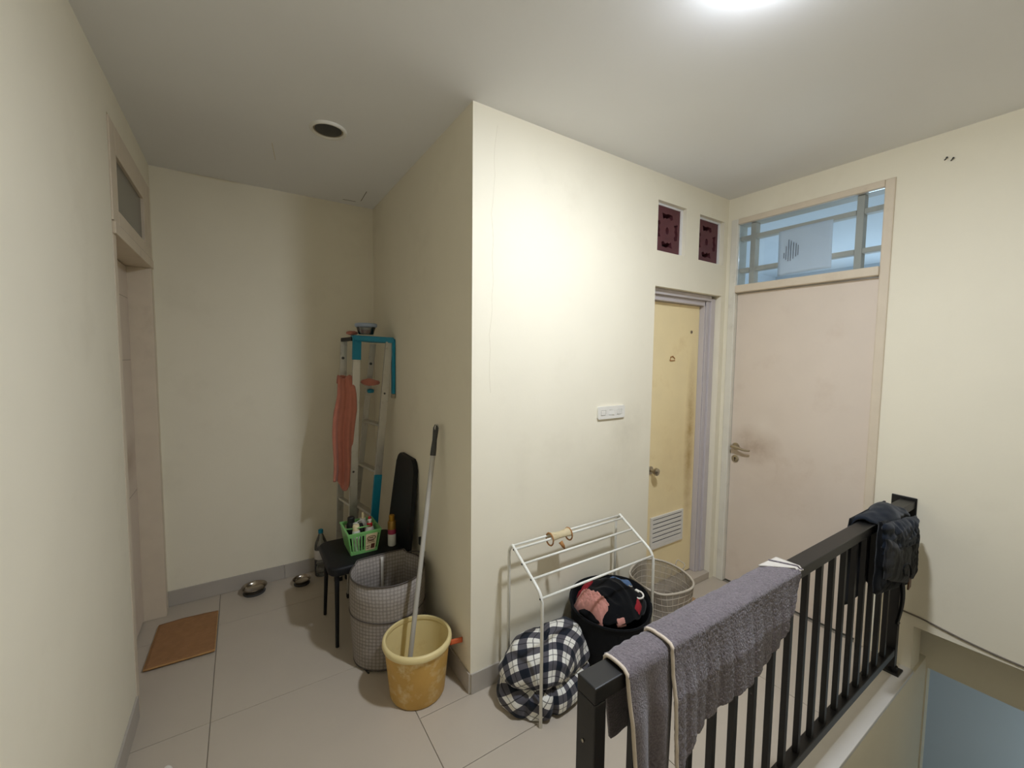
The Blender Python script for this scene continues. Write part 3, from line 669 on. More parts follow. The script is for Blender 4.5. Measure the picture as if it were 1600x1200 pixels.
# ================================================================== DRYING RACK
XA, XB = .180, .932; YB_, YF = -.062, -.334; r = .0075
rk = thing('drying_rack', 'white tubular floor drying rack with sloping top bars by the wall', 'drying rack', ((XA+XB)/2, (YB_+YF)/2, 0))
for x in (XA, XB):
    dx = .02 if x == XB else 0
    b = NB(); tube(b, arc_pts([(x, YB_, 0), (x, YB_, .715), (x, YB_-.03, .748), (x, -.10, .742), (x+.0, YF, .612), (x, YF-.002, .0)], .05, 8), r, 12); obj('side_frame', b, 'white_paint', rk, smooth=True)
slope = lambda y: .742+(y+.10)*(.742-.612)/(-.10-YF)
bars = [(-.112, slope(-.112)), (-.185, slope(-.185)), (-.258, slope(-.258)), (YF+.006, .598)]
for i, (y, z) in enumerate(bars):
    b = NB(); tube(b, [(XA, y, z), (XB, y, z)], .0058, 10); br = obj('bar', b, 'white_paint', rk, smooth=True)
    b = NB(); lathe(b, [(.0045, 0), (.0045, .002), (.0005, .002)], (XA-.0075, y, z), 10, M=Matrix.Rotation(-PI/2, 3, 'Y')); obj('screw', b, 'dark_grey', br)
b = NB(); tube(b, [(XA, YB_-.012, .735), (XB, YB_-.012, .735)], .0058, 10); obj('bar', b, 'white_paint', rk, smooth=True)
# rusty clamp holding the bar
cp = thing('rusty_clamp', 'rusty brass-coloured clamp gripping the top bar of the white rack', 'clamp', (.47, -.10, .69))
def clampbody(u, v):
    a = -1.9+v*3.6; x = .405+.125*u; w_ = .024-.006*math.sin(u*PI); return Vector((x, -.100-w_*math.sin(a)*1.1, .732+w_*math.cos(a)*1.15))
obj('shell', sheet(NB(), clampbody, 16, 14), 'pale_metal', cp, solid=.003)
for x in (.403, .530):
    b = NB(); tube(b, [(x, -.100-.030*math.cos(t*2*PI/16), .728+.032*math.sin(t*2*PI/16)) for t in range(16)], .004, 8, closed=True); obj('ring', b, 'rust', cp, smooth=True)
b = NB(); tube(b, [(.455, -.125, .712), (.462, -.140, .692), (.474, -.136, .676)], [.012, .009, .004], 8); obj('thumb_lug', b, 'rust', cp, smooth=True)

# ================================================================== PLAID COMFORTER
b = NB(); uvl = b.loops.layers.uv.verify(); PC = Vector((.317, -.198, 0)); NT, NP = 150, 64
prof = [(0, .298), (.22, .305), (.45, .300), (.66, .282), (.82, .250), (.915, .205), (.935, .170), (.86, .140), (.80, .130), (.88, .122), (.965, .105), (1.0, .072), (.985, .035), (.93, .010), (.80, .004)]
arc = [0]
for a_, b__ in zip(prof, prof[1:]): arc.append(arc[-1]+math.hypot((b__[0]-a_[0])*.19, b__[1]-a_[1]))
def crm(P, t):
    n = len(P)-1; k = min(int(t*n), n-1); f = t*n-k; g = [P[max(0, k-1)], P[k], P[k+1], P[min(n, k+2)]]
    return [.5*((2*g[1][c])+(-g[0][c]+g[2][c])*f+(2*g[0][c]-5*g[1][c]+4*g[2][c]-g[3][c])*f*f+(-g[0][c]+3*g[1][c]-3*g[2][c]+g[3][c])*f**3) for c in range(len(P[0]))]
def gs(a, c, w_): d = (a-c+PI) % (2*PI)-PI; return math.exp(-(d/w_)**2)
ARC = [(q, ) for q in arc]
def comf(i, j):
    th = 2*PI*i/NT; t = j/NP; rr, z = crm(prof, t)
    sx_, sy_ = math.cos(th), math.sin(th); q = (abs(sx_/.240)**2.6+abs(sy_/.142)**2.6)**(-1/2.6)
    q *= 1+.06*math.sin(3*th+.6)+.05*noise.noise(Vector((sx_*2.2, sy_*2.2, 4)))
    crease = gs(th, -2.35, .9)+.55*gs(th, -1.2, .6)                      # the tuck under the upper fold, deepest at the left front
    ups = min(1, max(0, (t-.38)/.1))*min(1, max(0, (.66-t)/.1))
    rr -= (.0 if crease > 1 else (1-crease)*0); rr += ups*.12*(1-min(1, crease)) ; rr -= ups*.10*min(1, crease)
    cut = gs(th, -1.98, .10)*min(1, max(0, (t-.45)/.15))+.6*gs(th, -2.75, .09)*min(1, max(0, (t-.25)/.2))+.5*gs(th, -.75, .10)*min(1, max(0, (t-.4)/.2))
    rr -= .17*cut; z -= .012*cut
    p = Vector((rr*q*sx_, rr*q*sy_, z))
    p.z *= 1+.10*sx_*.6-.05*sy_*0
    n = noise.noise(p*8+Vector((1, 2, 3)))*.020+(1-2*abs(noise.noise(p*11+Vector((7, 1, 2)))))*.012+noise.noise(p*26)*.004
    p += Vector((sx_*.8, sy_*.8, .5))*n*min(1, t*4)*(.4 if t > .9 else 1)
    p.z = max(p.z, .004); return PC+p
G = [[b.verts.new(comf(i, j)) for j in range(1, NP+1)] for i in range(NT)]
apex = b.verts.new(comf(0, 0))
def cuv(i, j):
    th = 2*PI*i/NT; r_u = crm(ARC, j/NP)[0]; e = 1.12 if abs(math.cos(th)) > .7 else 1.0
    return th, r_u*1.12
def setuv(f, ij):
    jm = sum(k[1] for k in ij)/len(ij); im = sum(k[0] for k in ij)/len(ij); thm = 2*PI*im/NT
    low = jm/NP > .50
    for l, (i, j) in zip(f.loops, ij):
        th, r_u = cuv(i, j); u, v = r_u*math.cos(th), r_u*math.sin(th)
        if low and -2.0 < ((thm+PI) % (2*PI)-PI) < -.2: u, v = (th+2.0)*.20, r_u          # front fold: stripes upright
        elif low: u, v = (th+2.0)*.17*.8+r_u*.5, r_u*.86-(th+2.0)*.17*.55                  # left fold: stripes slanting
        else: u, v = u*.78-v*.62, u*.62+v*.78
        l[uvl].uv = (u+.03, v+.01)
for i in range(NT):
    i2 = (i+1) % NT; f = b.faces.new((apex, G[i][0], G[i2][0])); f.smooth = True; setuv(f, ((i+.5, 0), (i, 1), (i+1, 1)))
    for j in range(NP-1):
        f = b.faces.new((G[i][j], G[i][j+1], G[i2][j+1], G[i2][j])); f.smooth = True; setuv(f, ((i, j+1), (i, j+2), (i+1, j+2), (i+1, j+1)))
b.faces.new([G[i][NP-1] for i in range(NT)])
tag(obj('plaid_comforter', b, 'plaid'), 'bundled black and white plaid comforter under the white rack', 'comforter')

# ================================================================== BLACK LAUNDRY BASKET
BX, BY = .742, -.212
bkt = thing('laundry_basket', 'soft black fabric laundry basket between comforter and wire hamper', 'basket', (BX, BY, 0))
def bshape(p, a, z):
    return Vector((p.x+.006*math.sin(3*a+1), p.y, z*(1+.09*math.sin(a)+.025*math.cos(2*a))))
b = NB(); lathe(b, [(.185, .004), (.20, .03), (.222, .20), (.232, .335), (.234, .350), (.227, .352), (.218, .335), (.21, .20), (.18, .03), (.02, .025)], (BX, BY, 0), 56, 1.0, .865, shape=bshape); obj('body', b, 'black_felt', bkt, smooth=50)
b = NB(); tube(b, [Vector((BX, BY, 0))+bshape(Vector((.234*math.cos(t*2*PI/56), .2024*math.sin(t*2*PI/56), 0)), t*2*PI/56, .351) for t in range(56)], .006, 8, closed=True); obj('rim', b, 'black_cloth', bkt, smooth=True)
# heap of clothes: one surface height for everything that lies on it
def heap(x, y):
    d = math.hypot((x-BX)/.205, (y-BY)/.180); return .312+.125*max(0, 1-d*d)**.8+.012*noise.noise(Vector((x*11, y*11, 2)))+.014*(1-2*abs(noise.noise(Vector((x*16, y*9, 5)))))
def patch(c, ang, lx, ly, h0, amp, seed, nu=36, nv=36, fx=30, fy=12):
    ca, sa = math.cos(ang), math.sin(ang)
    def f(u, v):
        a, b_ = (u-.5)*2, (v-.5)*2; wob = 1+.16*noise.noise(Vector((a*2+seed, b_*2, seed)))
        x = c[0]+(a*lx*ca-b_*ly*sa)*wob; y = c[1]+(a*lx*sa+b_*ly*ca)*wob
        e = max(0, 1-max(abs(a), abs(b_))**6)
        n = 1-2*abs(noise.noise(Vector((a*lx*fx+seed*3, b_*ly*fy, seed))))
        n2 = noise.noise(Vector((a*lx*fx*2.3+seed, b_*ly*fx*1.6, seed+4)))
        return Vector((x, y, heap(x, y)+h0*e+amp*(n*.7+n2*.5)*e-.010*(1-e)))
    return sheet(NB(), f, nu, nv)
def heap_fn(u, v):
    a = u*2*PI; r_h = v; x = BX+.200*r_h*math.cos(a); y = BY+.172*r_h*math.sin(a); return Vector((x, y, heap(x, y)))
hb_ = sheet(NB(), heap_fn, 72, 30); bmesh.ops.remove_doubles(hb_, verts=list(hb_.verts), dist=.0004)
tag(obj('black_clothes', hb_, 'black_cloth', solid=.006), 'heap of black clothes filling the black laundry basket', 'clothes')
tag(obj('pink_shirt', patch((.592, -.212), .20, .036, .098, .022, .020, 3, 50, 80, 60, 34), 'pink_cloth', solid=.005), 'crumpled dusty pink shirt on the left of the black basket', 'shirt')
tag(obj('red_cloth', patch((.655, -.105), .2, .045, .026, .010, .014, 6), 'red_cloth', solid=.005), 'small dark red cloth above the pink shirt in the basket', 'cloth')
tag(obj('red_scrap', patch((.800, -.352), .45, .030, .014, .008, .008, 8, 20, 16), 'red_cloth', solid=.004), 'dark red scrap at the right front rim of black basket', 'cloth')
tag(obj('pink_scrap', patch((.660, -.362), -.30, .024, .007, .008, .006, 9, 24, 14), 'pink_cloth', solid=.004), 'sliver of pink cloth at the front rim of black basket', 'cloth')
dn = thing('denim_cloth', 'folded blue denim cloth on top of the black clothes', 'cloth', (.85, -.185, heap(.85, -.185)))
obj('cloth', patch((.850, -.185), .35, .030, .064, .012, .008, 12, 24, 36), 'denim', dn, solid=.005)
b = NB(); tube(b, [Vector((x, y, heap(x, y)+.014)) for x, y in ((.818, -.268), (.822, -.277), (.838, -.274), (.850, -.262))], [.002, .0035, .003, .001], 6); obj('white_tick', b, 'white_cloth', dn)
bz = heap(.842, -.318)+.014
bc = thing('white_buckle', 'white looped buckle on the right of the black clothes', 'buckle', (.842, -.318, bz))
b = NB(); tube(b, [Vector((.838+.018*math.cos(t*PI/8), -.318+.030*math.sin(t*PI/8), bz+.010*math.cos(t*PI/8))) for t in range(16)], .0045, 8, closed=True); obj('loop', b, 'white_plastic', bc, smooth=True)
b = NB(); box(b, .842, .858, -.314, -.288, bz+.006, bz+.013, .002); obj('tongue', b, 'white_plastic', bc)
for (x, y), lb in (((.885, -.105), 'white cloth label at the back rim of black basket, upper one'), ((.912, -.180), 'white cloth label at the back rim of black basket, lower one')):
    tag(obj('garment_label', patch((x, y), -.5, .026, .016, .014, .004, x*9, 16, 12), 'white_cloth', solid=.003), lb, 'label', 'white labels on the black clothes')

# ================================================================== NET HAMPER BY THE DOOR
h2 = thing('wire_hamper', 'grey net hamper with pale wire grid beside the yellow door', 'hamper', (1.185, -.200, 0))
T2 = Matrix.Rotation(-.06, 3, 'Y') @ Matrix.Rotation(.05, 3, 'X')
def h2s(p, a, z): return Vector((p.x+.010*math.sin(3*a+z*14), p.y+.008*math.sin(4*a+z*9), z))
C2 = Vector((1.195, -.185, .006)); H2P = [(.155, 0), (.160, .05), (.168, .18), (.173, .30), (.174, .36)]
def h2r(z):
    for (r0, z0), (r1, z1) in zip(H2P, H2P[1:]):
        if z <= z1: return r0+(r1-r0)*(z-z0)/(z1-z0)
    return H2P[-1][0]
b = NB(); lathe(b, [(h2r(z), z) for z in [i*.35/24 for i in range(25)]], C2, 112, shape=h2s, M=T2); obj('net_body', b, 'net_brown', h2, smooth=True)
def h2p(rr, a, z): return C2+T2 @ h2s(Vector((rr*math.cos(a), rr*math.sin(a), z)), a, z)
b = NB(); tube(b, [h2p(.174, t*2*PI/48, .352) for t in range(48)], .0065, 8, closed=True); obj('rim', b, 'net_wire', h2, smooth=True)
b = NB()
for k in range(28): tube(b, [h2p(h2r(z), k*2*PI/28, z) for z in [i*.35/24 for i in range(25)]], .0019, 4)
for z in (.04, .08, .12, .16, .20, .24, .28, .32): tube(b, [h2p(h2r(z), t*2*PI/112, z) for t in range(112)], .0019, 4, closed=True)
o = obj('wire_grid', b, 'net_wire', h2); o['kind'] = 'stuff'
b = NB(); tube(b, arc_pts([h2p(.174, .1, .352), h2p(.200, .15, .385), h2p(.200, -.25, .385), h2p(.174, -.25, .352)], .02), .003, 6); obj('handle', b, 'net_wire', h2, smooth=True)
b = NB(); box(b, 1.50, 1.63, -.165, -.085, .0, .045, .002); q = obj('body', b, 'card', None); q.name = 'cardboard_box'; tag(q, 'small brown cardboard box behind the wire hamper on floor', 'box')

# ================================================================== BUCKET AND STICK
bk = thing('plastic_bucket', 'stained yellow plastic bucket with pale rim at the wall corner', 'bucket', (-.209, .186, 0))
BC = Vector((-.209, .166, 0))
b = NB(); lathe(b, [(.120, .003), (.128, .003), (.133, .012), (.158, .262), (.1565, .262), (.1315, .013), (.02, .008)], BC, 64); obj('body', b, 'bucket', bk, smooth=45)
b = NB(); lathe(b, [(.02, .012), (.128, .016), (.1535, .262), (.1555, .262), (.1305, .014), (.02, .009)], BC, 64, cap0=False); obj('inner_wall', b, 'bucket_rim', bk, smooth=45)
b = NB(); lathe(b, [(.156, .258), (.166, .256), (.169, .266), (.167, .280), (.160, .286), (.152, .284), (.150, .272), (.152, .262), (.156, .258)], BC, 64, cap0=False); obj('rim', b, 'bucket_rim', bk, smooth=60)
b = NB()
def lug(u, v): return Vector((-.058+.045*u, .125-.030*u+.004, .232-.030*v+.004*math.sin(u*6)))
obj('orange_tab', sheet(NB(), lambda u, v: Vector((-.062+.058*u, .104-.022*u, .238-.024*v+.008*u)), 6, 4), 'orange', bk, solid=.008)
ms = thing('mop_stick', 'grey mop stick with dark grip leaning from the bucket to wall', 'mop stick', (-.235, .20, .02))
S0, S1 = Vector((-.248, .206, .024)), Vector((-.038, .330, 1.300)); dS = (S1-S0)
tube_ = NB(); tube(tube_, [S0, S0+dS*.88], .0125, 14); obj('pole', tube_, 'grey_plastic', ms, smooth=40)
b = NB(); tube(b, [S0+dS*.872, S0+dS*.90, S0+dS*.935, S0+dS*.972, S0+dS*.985, S0+dS*.999], [.0155, .0150, .0125, .0150, .0155, .008], 14); gp = obj('grip', b, 'dark_grey', ms, smooth=40)
b = NB(); tube(b, [S0+dS*.985+Vector((0, -.010, 0))+Vector((.010*math.cos(t*PI/6), 0, .020*math.sin(t*PI/6))) for t in range(12)], .0035, 6, closed=True); obj('hanging_loop', b, 'grey_plastic', gp, smooth=True)

# ================================================================== HAMPER IN THE ALCOVE
hp = thing('mesh_hamper', 'tall grey patterned mesh laundry hamper with dark wire rims in alcove', 'hamper', (-.25, .52, 0))
HC = Vector((-.243, .534, .006))
def hs(p, a, z):
    q = Vector((p.x+.006*math.sin(3*a+z*7)*(z < .44), p.y+.006*math.sin(2*a-z*11)*(z < .44), z))
    lim = .668-.534                                   # pressed flat against the edge of the chair seat
    if q.y > lim: q.y = lim+(q.y-lim)*.10; q.z += .022*max(0, z-.3)/.17
    return q
b = NB(); lathe(b, [(.185, 0), (.190, .02), (.192, .10), (.194, .20), (.197, .27), (.198, .36), (.199, .465)], HC, 72, shape=hs); obj('mesh_wall', b, 'net_grey', hp, smooth=True, solid=.0025)
for z, rr in ((.466, .200), (.272, .198), (.008, .188)):
    b = NB(); tube(b, [HC+hs(Vector((rr*math.cos(t*2*PI/60), rr*math.sin(t*2*PI/60), 0)), t*2*PI/60, z) for t in range(60)], .0042, 8, closed=True); obj('wire_hoop', b, 'hamper_wire', hp, smooth=True)
b = NB(); tube(b, [HC+Vector((.197*math.cos(-.75+1.35*i/14), min(.130, .197*math.sin(-.75+1.35*i/14)), .474+.028*math.sin(PI*i/14))) for i in range(15)], .004, 6); obj('lid_loop', b, 'hamper_wire', hp, smooth=True)
obj('seam_tape', sheet(NB(), lambda u, v: HC+Vector((-.005+.016*u, .134-.004-.001*u, .16+.315*v)), 3, 8), 'seam_white', hp, solid=.002)
b = NB(); tube(b, arc_pts([(-.395, .425, .006), (-.42, .478, .006), (-.402, .482, .008)], .006), .0035, 6); tube(b, [(-.395, .425, .006), (-.388, .398, .005)], [.005, .005], 6)
tag(obj('bent_wire', b, 'black_plastic', smooth=True), 'short bent black wire on the floor by the mesh hamper', 'wire')

# ================================================================== CHAIR
ch = thing('dining_chair', 'black padded dining chair with thin metal legs against alcove wall', 'chair', (-.28, .86, 0))
def seat_fn(u, v, top):
    x = -.525+.455*u; hw = .215-.012*u; cx, cy = (u-.5)*2, (v-.5)*2
    q = max(abs(cx)**6+abs(cy)**6, 1e-6); k = min(1, 1/(q**(1/6))) if q > 1 else 1
    return Vector((-.2975+.2275*cx*k, .875+hw*cy*k, top*(1-.25*max(abs(cx), abs(cy))**8)))
b = NB(); box(b, -.525, -.072, .682, 1.095, .415, .468)
bmesh.ops.bevel(b, geom=[e for e in b.edges if abs((e.verts[0].co-e.verts[1].co).z) > .02], offset=.06, segments=6, affect='EDGES', profile=.5)
bmesh.ops.bevel(b, geom=[e for e in b.edges if abs(e.verts[0].co.z-e.verts[1].co.z) < .001 and e.calc_face_angle(0) > .8], offset=.016, segments=3, affect='EDGES', profile=.5)
obj('seat', b, 'chair_black', ch, smooth=35)
b = NB()
pr = []
def backpt(u, v, s):
    z = .40+.615*v; hw = .200-.040*v**1.5; x = -.075+.062*v; 
    return Vector((x+s, .882-.022*v+hw*(2*u-1), z))
outline = []
n = 10
for i in range(n+1): outline.append((0, i/n*.90))
for k in range(1, 7): outline.append((.16*(1-math.cos(k*PI/12)), .90+.10*math.sin(k*PI/12)))
outline += [(1-u, v) for u, v in outline[::-1]]
f0 = [b.verts.new(backpt(u, v, -.016)) for u, v in outline]; f1 = [b.verts.new(backpt(u, v, .014)) for u, v in outline]
b.faces.new(f0); b.faces.new(f1[::-1])
for i in range(len(f0)): b.faces.new((f0[i], f1[i], f1[(i+1) % len(f0)], f0[(i+1) % len(f0)]))
bmesh.ops.bevel(b, geom=[e for e in b.edges if len([f for f in e.link_faces if len(f.verts) > 10]) == 1], offset=.006, segments=2, affect='EDGES')
obj('backrest', b, 'chair_black', ch, smooth=40)
for (xt, yt, xb, yb) in ((-.480, .715, -.487, .700), (-.480, 1.045, -.495, 1.060), (-.110, .715, -.070, .700), (-.110, 1.045, -.070, 1.055)):
    b = NB(); tube(b, [(xt, yt, .416), (xb, yb, .001)], [.0135, .0095], 14); obj('leg', b, 'chair_black', ch, smooth=40)

# ------------------------------------------------------------------ green caddy and what stands in it
SZ = .469
gb = thing('green_caddy', 'green slotted plastic caddy with handle on the black chair seat', 'caddy', (-.31, .89, SZ))
GX0, GX1, GY0, GY1 = -.385, -.235, .795, .975        # footprint
def gp_(x, y, t):       # taper outwards with height t 0..1
    cx, cy = (GX0+GX1)/2, (GY0+GY1)/2; k = 1+.26*t; return Vector((cx+(x-cx)*k, cy+(y-cy)*k, SZ+.001+.135*t))
def gwall(x0, y0, x1, y1, t0, t1, th=.003):
    b = NB(); a = [gp_(x0, y0, t0), gp_(x1, y1, t0), gp_(x1, y1, t1), gp_(x0, y0, t1)]; n = (a[1]-a[0]).cross(a[3]-a[0]).normalized()*th
    v0 = [b.verts.new(q) for q in a]; v1 = [b.verts.new(q+n) for q in a]
    b.faces.new(v0); b.faces.new(v1[::-1])
    for i in range(4): b.faces.new((v0[i], v1[i], v1[(i+1) % 4], v0[(i+1) % 4]))
    return b
obj('base', box(NB(), GX0, GX1, GY0, GY1, SZ+.001, SZ+.005), 'green_plastic', gb)
for (x0, y0, x1, y1) in ((GX0, GY0, GX1, GY0), (GX1, GY0, GX1, GY1), (GX1, GY1, GX0, GY1), (GX0, GY1, GX0, GY0)):
    obj('lower_band', gwall(x0, y0, x1, y1, 0, .16), 'green_plastic', gb)
    obj('upper_band', gwall(x0, y0, x1, y1, .86, 1), 'green_plastic', gb)
    side = x0 == x1
    if side and x0 == GX0: obj('side_panel', gwall(x0, y0, x1, y1, .16, .86), 'green_plastic', gb); continue
    n = 10
    for i in range(n+1):
        f = i/n; wd = .042 if i not in (0, n) else .06; f0 = max(0, f-wd/2); f1 = min(1, f+wd/2)
        obj('slat', gwall(x0+(x1-x0)*f0, y0+(y1-y0)*f0, x0+(x1-x0)*f1, y0+(y1-y0)*f1, .16, .86), 'green_plastic', gb)
b = NB(); tube(b, [gp_(x, y, 1) for x, y in ((GX0, GY0), (GX1, GY0), (GX1, GY1), (GX0, GY1))], 0, closed=True, rect=(.012, .008)); obj('rim', b, 'green_plastic', gb)
ha, hb = gp_(GX0, .90, .96), gp_(GX1, .90, .96)
b = NB(); tube(b, [ha.lerp(hb, i/20)+Vector((0, -.085*math.sin(PI*i/20)**.7, .022*math.sin(PI*i/20))) for i in range(21)], 0, rect=(.010, .004)); obj('handle', b, 'green_plastic', gb)
lb_ = obj('paper_label', gwall(-.305, GY0-.0045, -.250, GY0-.0045, .10, .90, .001), 'paper_tan', gb)
lc = gp_(-.2775, GY0-.006, .70)
b = NB(); tube(b, [lc+Vector((.024*math.cos(t*PI/10), -.0015, .012*math.sin(t*PI/10))) for t in range(20)], .0022, 5, closed=True); obj('printed_oval', b, 'ink_brown', lb_)
for (u0, u1, t0, t1) in ((-.290, -.268, .68, .72), (-.297, -.262, .54, .57), (-.300, -.258, .47, .49), (-.276, -.256, .18, .40), (-.300, -.282, .30, .33), (-.300, -.284, .20, .23)):
    obj('printed_mark', gwall(u0, GY0-.0065, u1, GY0-.0065, t0, t1, .0006), 'ink_brown', lb_)
def bottle(name, label, cat, c, parts, group=None):
    t = thing(name, label, cat, c, group)
    for nm, prof, m in parts:
        b = NB(); lathe(b, prof, c, 24, cap1=True); obj(nm, b, m, t, smooth=40)
    return t
Z0 = SZ+.0055
bottle('white_bottle', 'white bottle with cream cap at the front of green caddy', 'bottle', (-.345, .842, Z0), [('body', [(.022, 0), (.023, .01), (.023, .115), (.020, .125)], 'white_plastic'), ('cap', [(.0195, .1255), (.0195, .155), (.016, .160)], 'cream_plastic')], 'bottles in the green caddy')
bottle('pump_bottle', 'white bottle with red and white pump top in green caddy', 'bottle', (-.262, .850, Z0), [('body', [(.026, 0), (.028, .01), (.028, .105), (.020, .128), (.013, .132)], 'white_plastic'), ('collar', [(.0165, .1325), (.0165, .150), (.012, .153)], 'red_plastic'), ('nozzle', [(.009, .1535), (.009, .164), (.013, .166), (.013, .174), (.008, .178)], 'white_plastic'), ('button', [(.008, .1785), (.010, .186), (.006, .192)], 'red_plastic')], 'bottles in the green caddy')
bottle('black_bottle', 'tall black bottle at the back left of green caddy', 'bottle', (-.352, .945, Z0), [('body', [(.026, 0), (.027, .01), (.027, .13), (.022, .142)], 'black_plastic'), ('cap', [(.0215, .1425), (.0215, .172), (.018, .176)], 'black_plastic')], 'bottles in the green caddy')
bottle('dark_bottle', 'short dark bottle in the middle of green caddy', 'bottle', (-.308, .885, Z0), [('body', [(.021, 0), (.022, .01), (.022, .115), (.015, .130), (.012, .145)], 'black_plastic')], 'bottles in the green caddy')
bottle('cream_bottle', 'pale bottle with narrow cream nozzle at the back of green caddy', 'bottle', (-.280, .945, Z0), [('body', [(.024, 0), (.025, .01), (.025, .125), (.018, .145), (.018, .152)], 'white_plastic'), ('nozzle', [(.008, .1525), (.008, .185), (.004, .192)], 'cream_plastic')], 'bottles in the green caddy')
b = NB(); tube(b, [(-.318+.030*math.cos(a), .905+.020*math.sin(a), .617+.010*math.sin(a*2)) for a in [i*PI/9 for i in range(17)]], .0035, 6); tag(obj('string_loop', b, 'white_cloth', smooth=True), 'loop of white cord lying on the caddy bottles', 'cord')
bottle('spray_can', 'gold-capped aerosol can with pink and white print beside the green caddy', 'spray can', (-.135, .815, SZ), [('lower_body', [(.024, 0), (.0255, .004), (.0255, .075)], 'white_plastic'), ('pink_band', [(.0256, .0751), (.0256, .105)], 'can_pink'), ('upper_body', [(.0256, .1051), (.0256, .150), (.020, .158)], 'can_gold'), ('cap', [(.0175, .1585), (.0175, .190), (.014, .194)], 'gold')])

# ================================================================== LADDER
ld = thing('step_ladder', 'folded aluminium stepladder with teal plastic parts in the alcove corner', 'ladder', (-.22, 1.28, 0))
def rail(p0, p1, w=(.052, .022), m='alu', name='rail', hint=Vector((0, 1, 0)), parent=ld):
    p0, p1 = Vector(p0), Vector(p1); b = NB(); tube(b, [p0, p1], 0, rect=w, hint=hint); bmesh.ops.bevel(b, geom=list(b.edges), offset=.002, segments=1, affect='EDGES'); return obj(name, b, m, parent)
R1a, R1b = Vector((-.312, 1.180, .012)), Vector((-.224, 1.285, 1.775))
R2a, R2b = Vector((-.215, 1.120, .012)), Vector((-.036, 1.165, 1.760))
R3a, R3b = Vector((-.345, 1.440, .012)), Vector((-.278, 1.450, 1.775))
R4a, R4b = Vector((-.270, 1.440, .012)), Vector((-.085, 1.400, 1.745))
r1 = rail(R1a, R1b); r2 = rail(R2a, R2b, (.048, .022)); r3 = rail(R3a, R3b, (.045, .022)); r4 = rail(R4a, R4b, (.040, .022))
def on(a, b, z): t = (z-a.z)/(b.z-a.z); return a.lerp(b, t)
for rr, a, b_, zs in ((r1, R1a, R1b, (.86, .30)), (r2, R2a, R2b, (1.40, )), (r3, R3a, R3b, (1.64, )), (r4, R4a, R4b, (1.60, ))):
    for z in zs:
        q = on(a, b_, z); d = Vector((-.34, -.94, 0)); bb = NB(); tube(bb, [q+d*.010, q+d*.0165], .007 if rr not in (r3, r4) else .010, 10); obj('rivet', bb, 'dark_grey', rr)
for z in (1.18, .86, .56, .26): rail(on(R4a, R4b, z), on(R2a, R2b, z)+Vector((0, .01, 0)), (.045, .018), 'alu', 'rung', Vector((0, 0, 1)))
for z in (1.49, 1.18, .62, .30): rail(on(R3a, R3b, z), on(R1a, R1b, z), (.030, .018), 'alu', 'rung', Vector((0, 0, 1)))
tp = NB(); vs0 = [Vector(q) for q in ((-.252, 1.262, 1.762), (-.010, 1.125, 1.748), (-.010, 1.205, 1.748), (-.10, 1.39, 1.752), (-.245, 1.40, 1.765))]
lo = [tp.verts.new(q) for q in vs0]; hi = [tp.verts.new(q+Vector((0, 0, .038))) for q in vs0]; tp.faces.new(lo[::-1]); tp.faces.new(hi)
for i in range(5): tp.faces.new((lo[i], lo[(i+1) % 5], hi[(i+1) % 5], hi[i]))
bmesh.ops.bevel(tp, geom=list(tp.edges), offset=.006, segments=2, affect='EDGES'); obj('top_cap', tp, 'teal', ld, smooth=40)
rail(on(R1a, R1b, 1.63), on(R1a, R1b, 1.79), (.056, .028), 'teal', 'end_cap')
rail(Vector((-.016, 1.150, 1.395)), Vector((-.012, 1.150, 1.775)), (.020, .034), 'teal', 'stay_arm')
rail(Vector((-.016, 1.150, 1.365)), Vector((-.016, 1.150, 1.394)), (.022, .036), 'steel', 'stay_foot')
rail(on(R2a, R2b, .10)+Vector((.001, -.004, 0)), on(R2a, R2b, .84)+Vector((.001, -.004, 0)), (.050, .024), 'teal', 'sleeve')
rail(R3b+Vector((-.012, -.02, -.005)), R1b+Vector((-.02, .03, .0)), (.030, .026), 'black_plastic', 'hinge_block', Vector((0, 0, 1)))
b = NB(); q = on(R4a, R4b, 1.40); lathe(b, [(.020, -.012), (.024, -.006), (.024, .010), (.014, .016)], q+Vector((.01, -.03, 0)), 16, cap1=True); obj('hinge_knob', b, 'teal', ld, smooth=40)
for q in (R1a, R2a, R3a, R4a): b = NB(); box(b, q.x-.028, q.x+.028, q.y-.015, q.y+.015, .0, .03, .003); obj('foot', b, 'black_plastic', ld)
# peach towel on the ladder
pt = thing('peach_towel', 'faded coral hand towel draped over a rung of the ladder', 'towel', (-.32, 1.26, .78))
RT = on(R3a, R3b, 1.50).lerp(on(R1a, R1b, 1.50), .6)
def pt_fn(u, v):
    w_ = .048+.030*min(1, v*3.0)-.012*v; x = -.306-.012*v*2+w_*(2*u-1)-.012*v+.006*math.sin(v*9); f = .026*math.sin(u*9+.5+v*.8)+.010*math.sin(u*21)
    return Vector((x, 1.285-.045*min(1, v*6)-f*(.25+.75*v), 1.512-.70*v-.075*v*(1 if .28 < u < .80 else .0)*0-.085*v*math.exp(-((u-.55)/.22)**2)+.05*v*max(0, u-.8)+.014*math.cos(u*8)*(v < .02)))
obj('front_fall', sheet(NB(), pt_fn, 36, 48), 'peach', pt, solid=.007)
def pt2(u, v):
    w_ = .050; x = -.300+w_*(2*u-1); f = .010*math.sin(u*9); return Vector((x, 1.30+.045*v+f*v, 1.515+.004*math.sin(u*6)-.02*abs(2*v-1)*0-.10*max(0, v-.5)))
obj('top_fold', sheet(NB(), pt2, 20, 16), 'peach', pt, solid=.007)
b = NB(); lobe(b, (-.130, 1.315, 1.470), (.066, .030, .024), (0, .05, -.1), 32, 18, .9, .010, 20, 4); obj('end_fold', b, 'peach', pt)
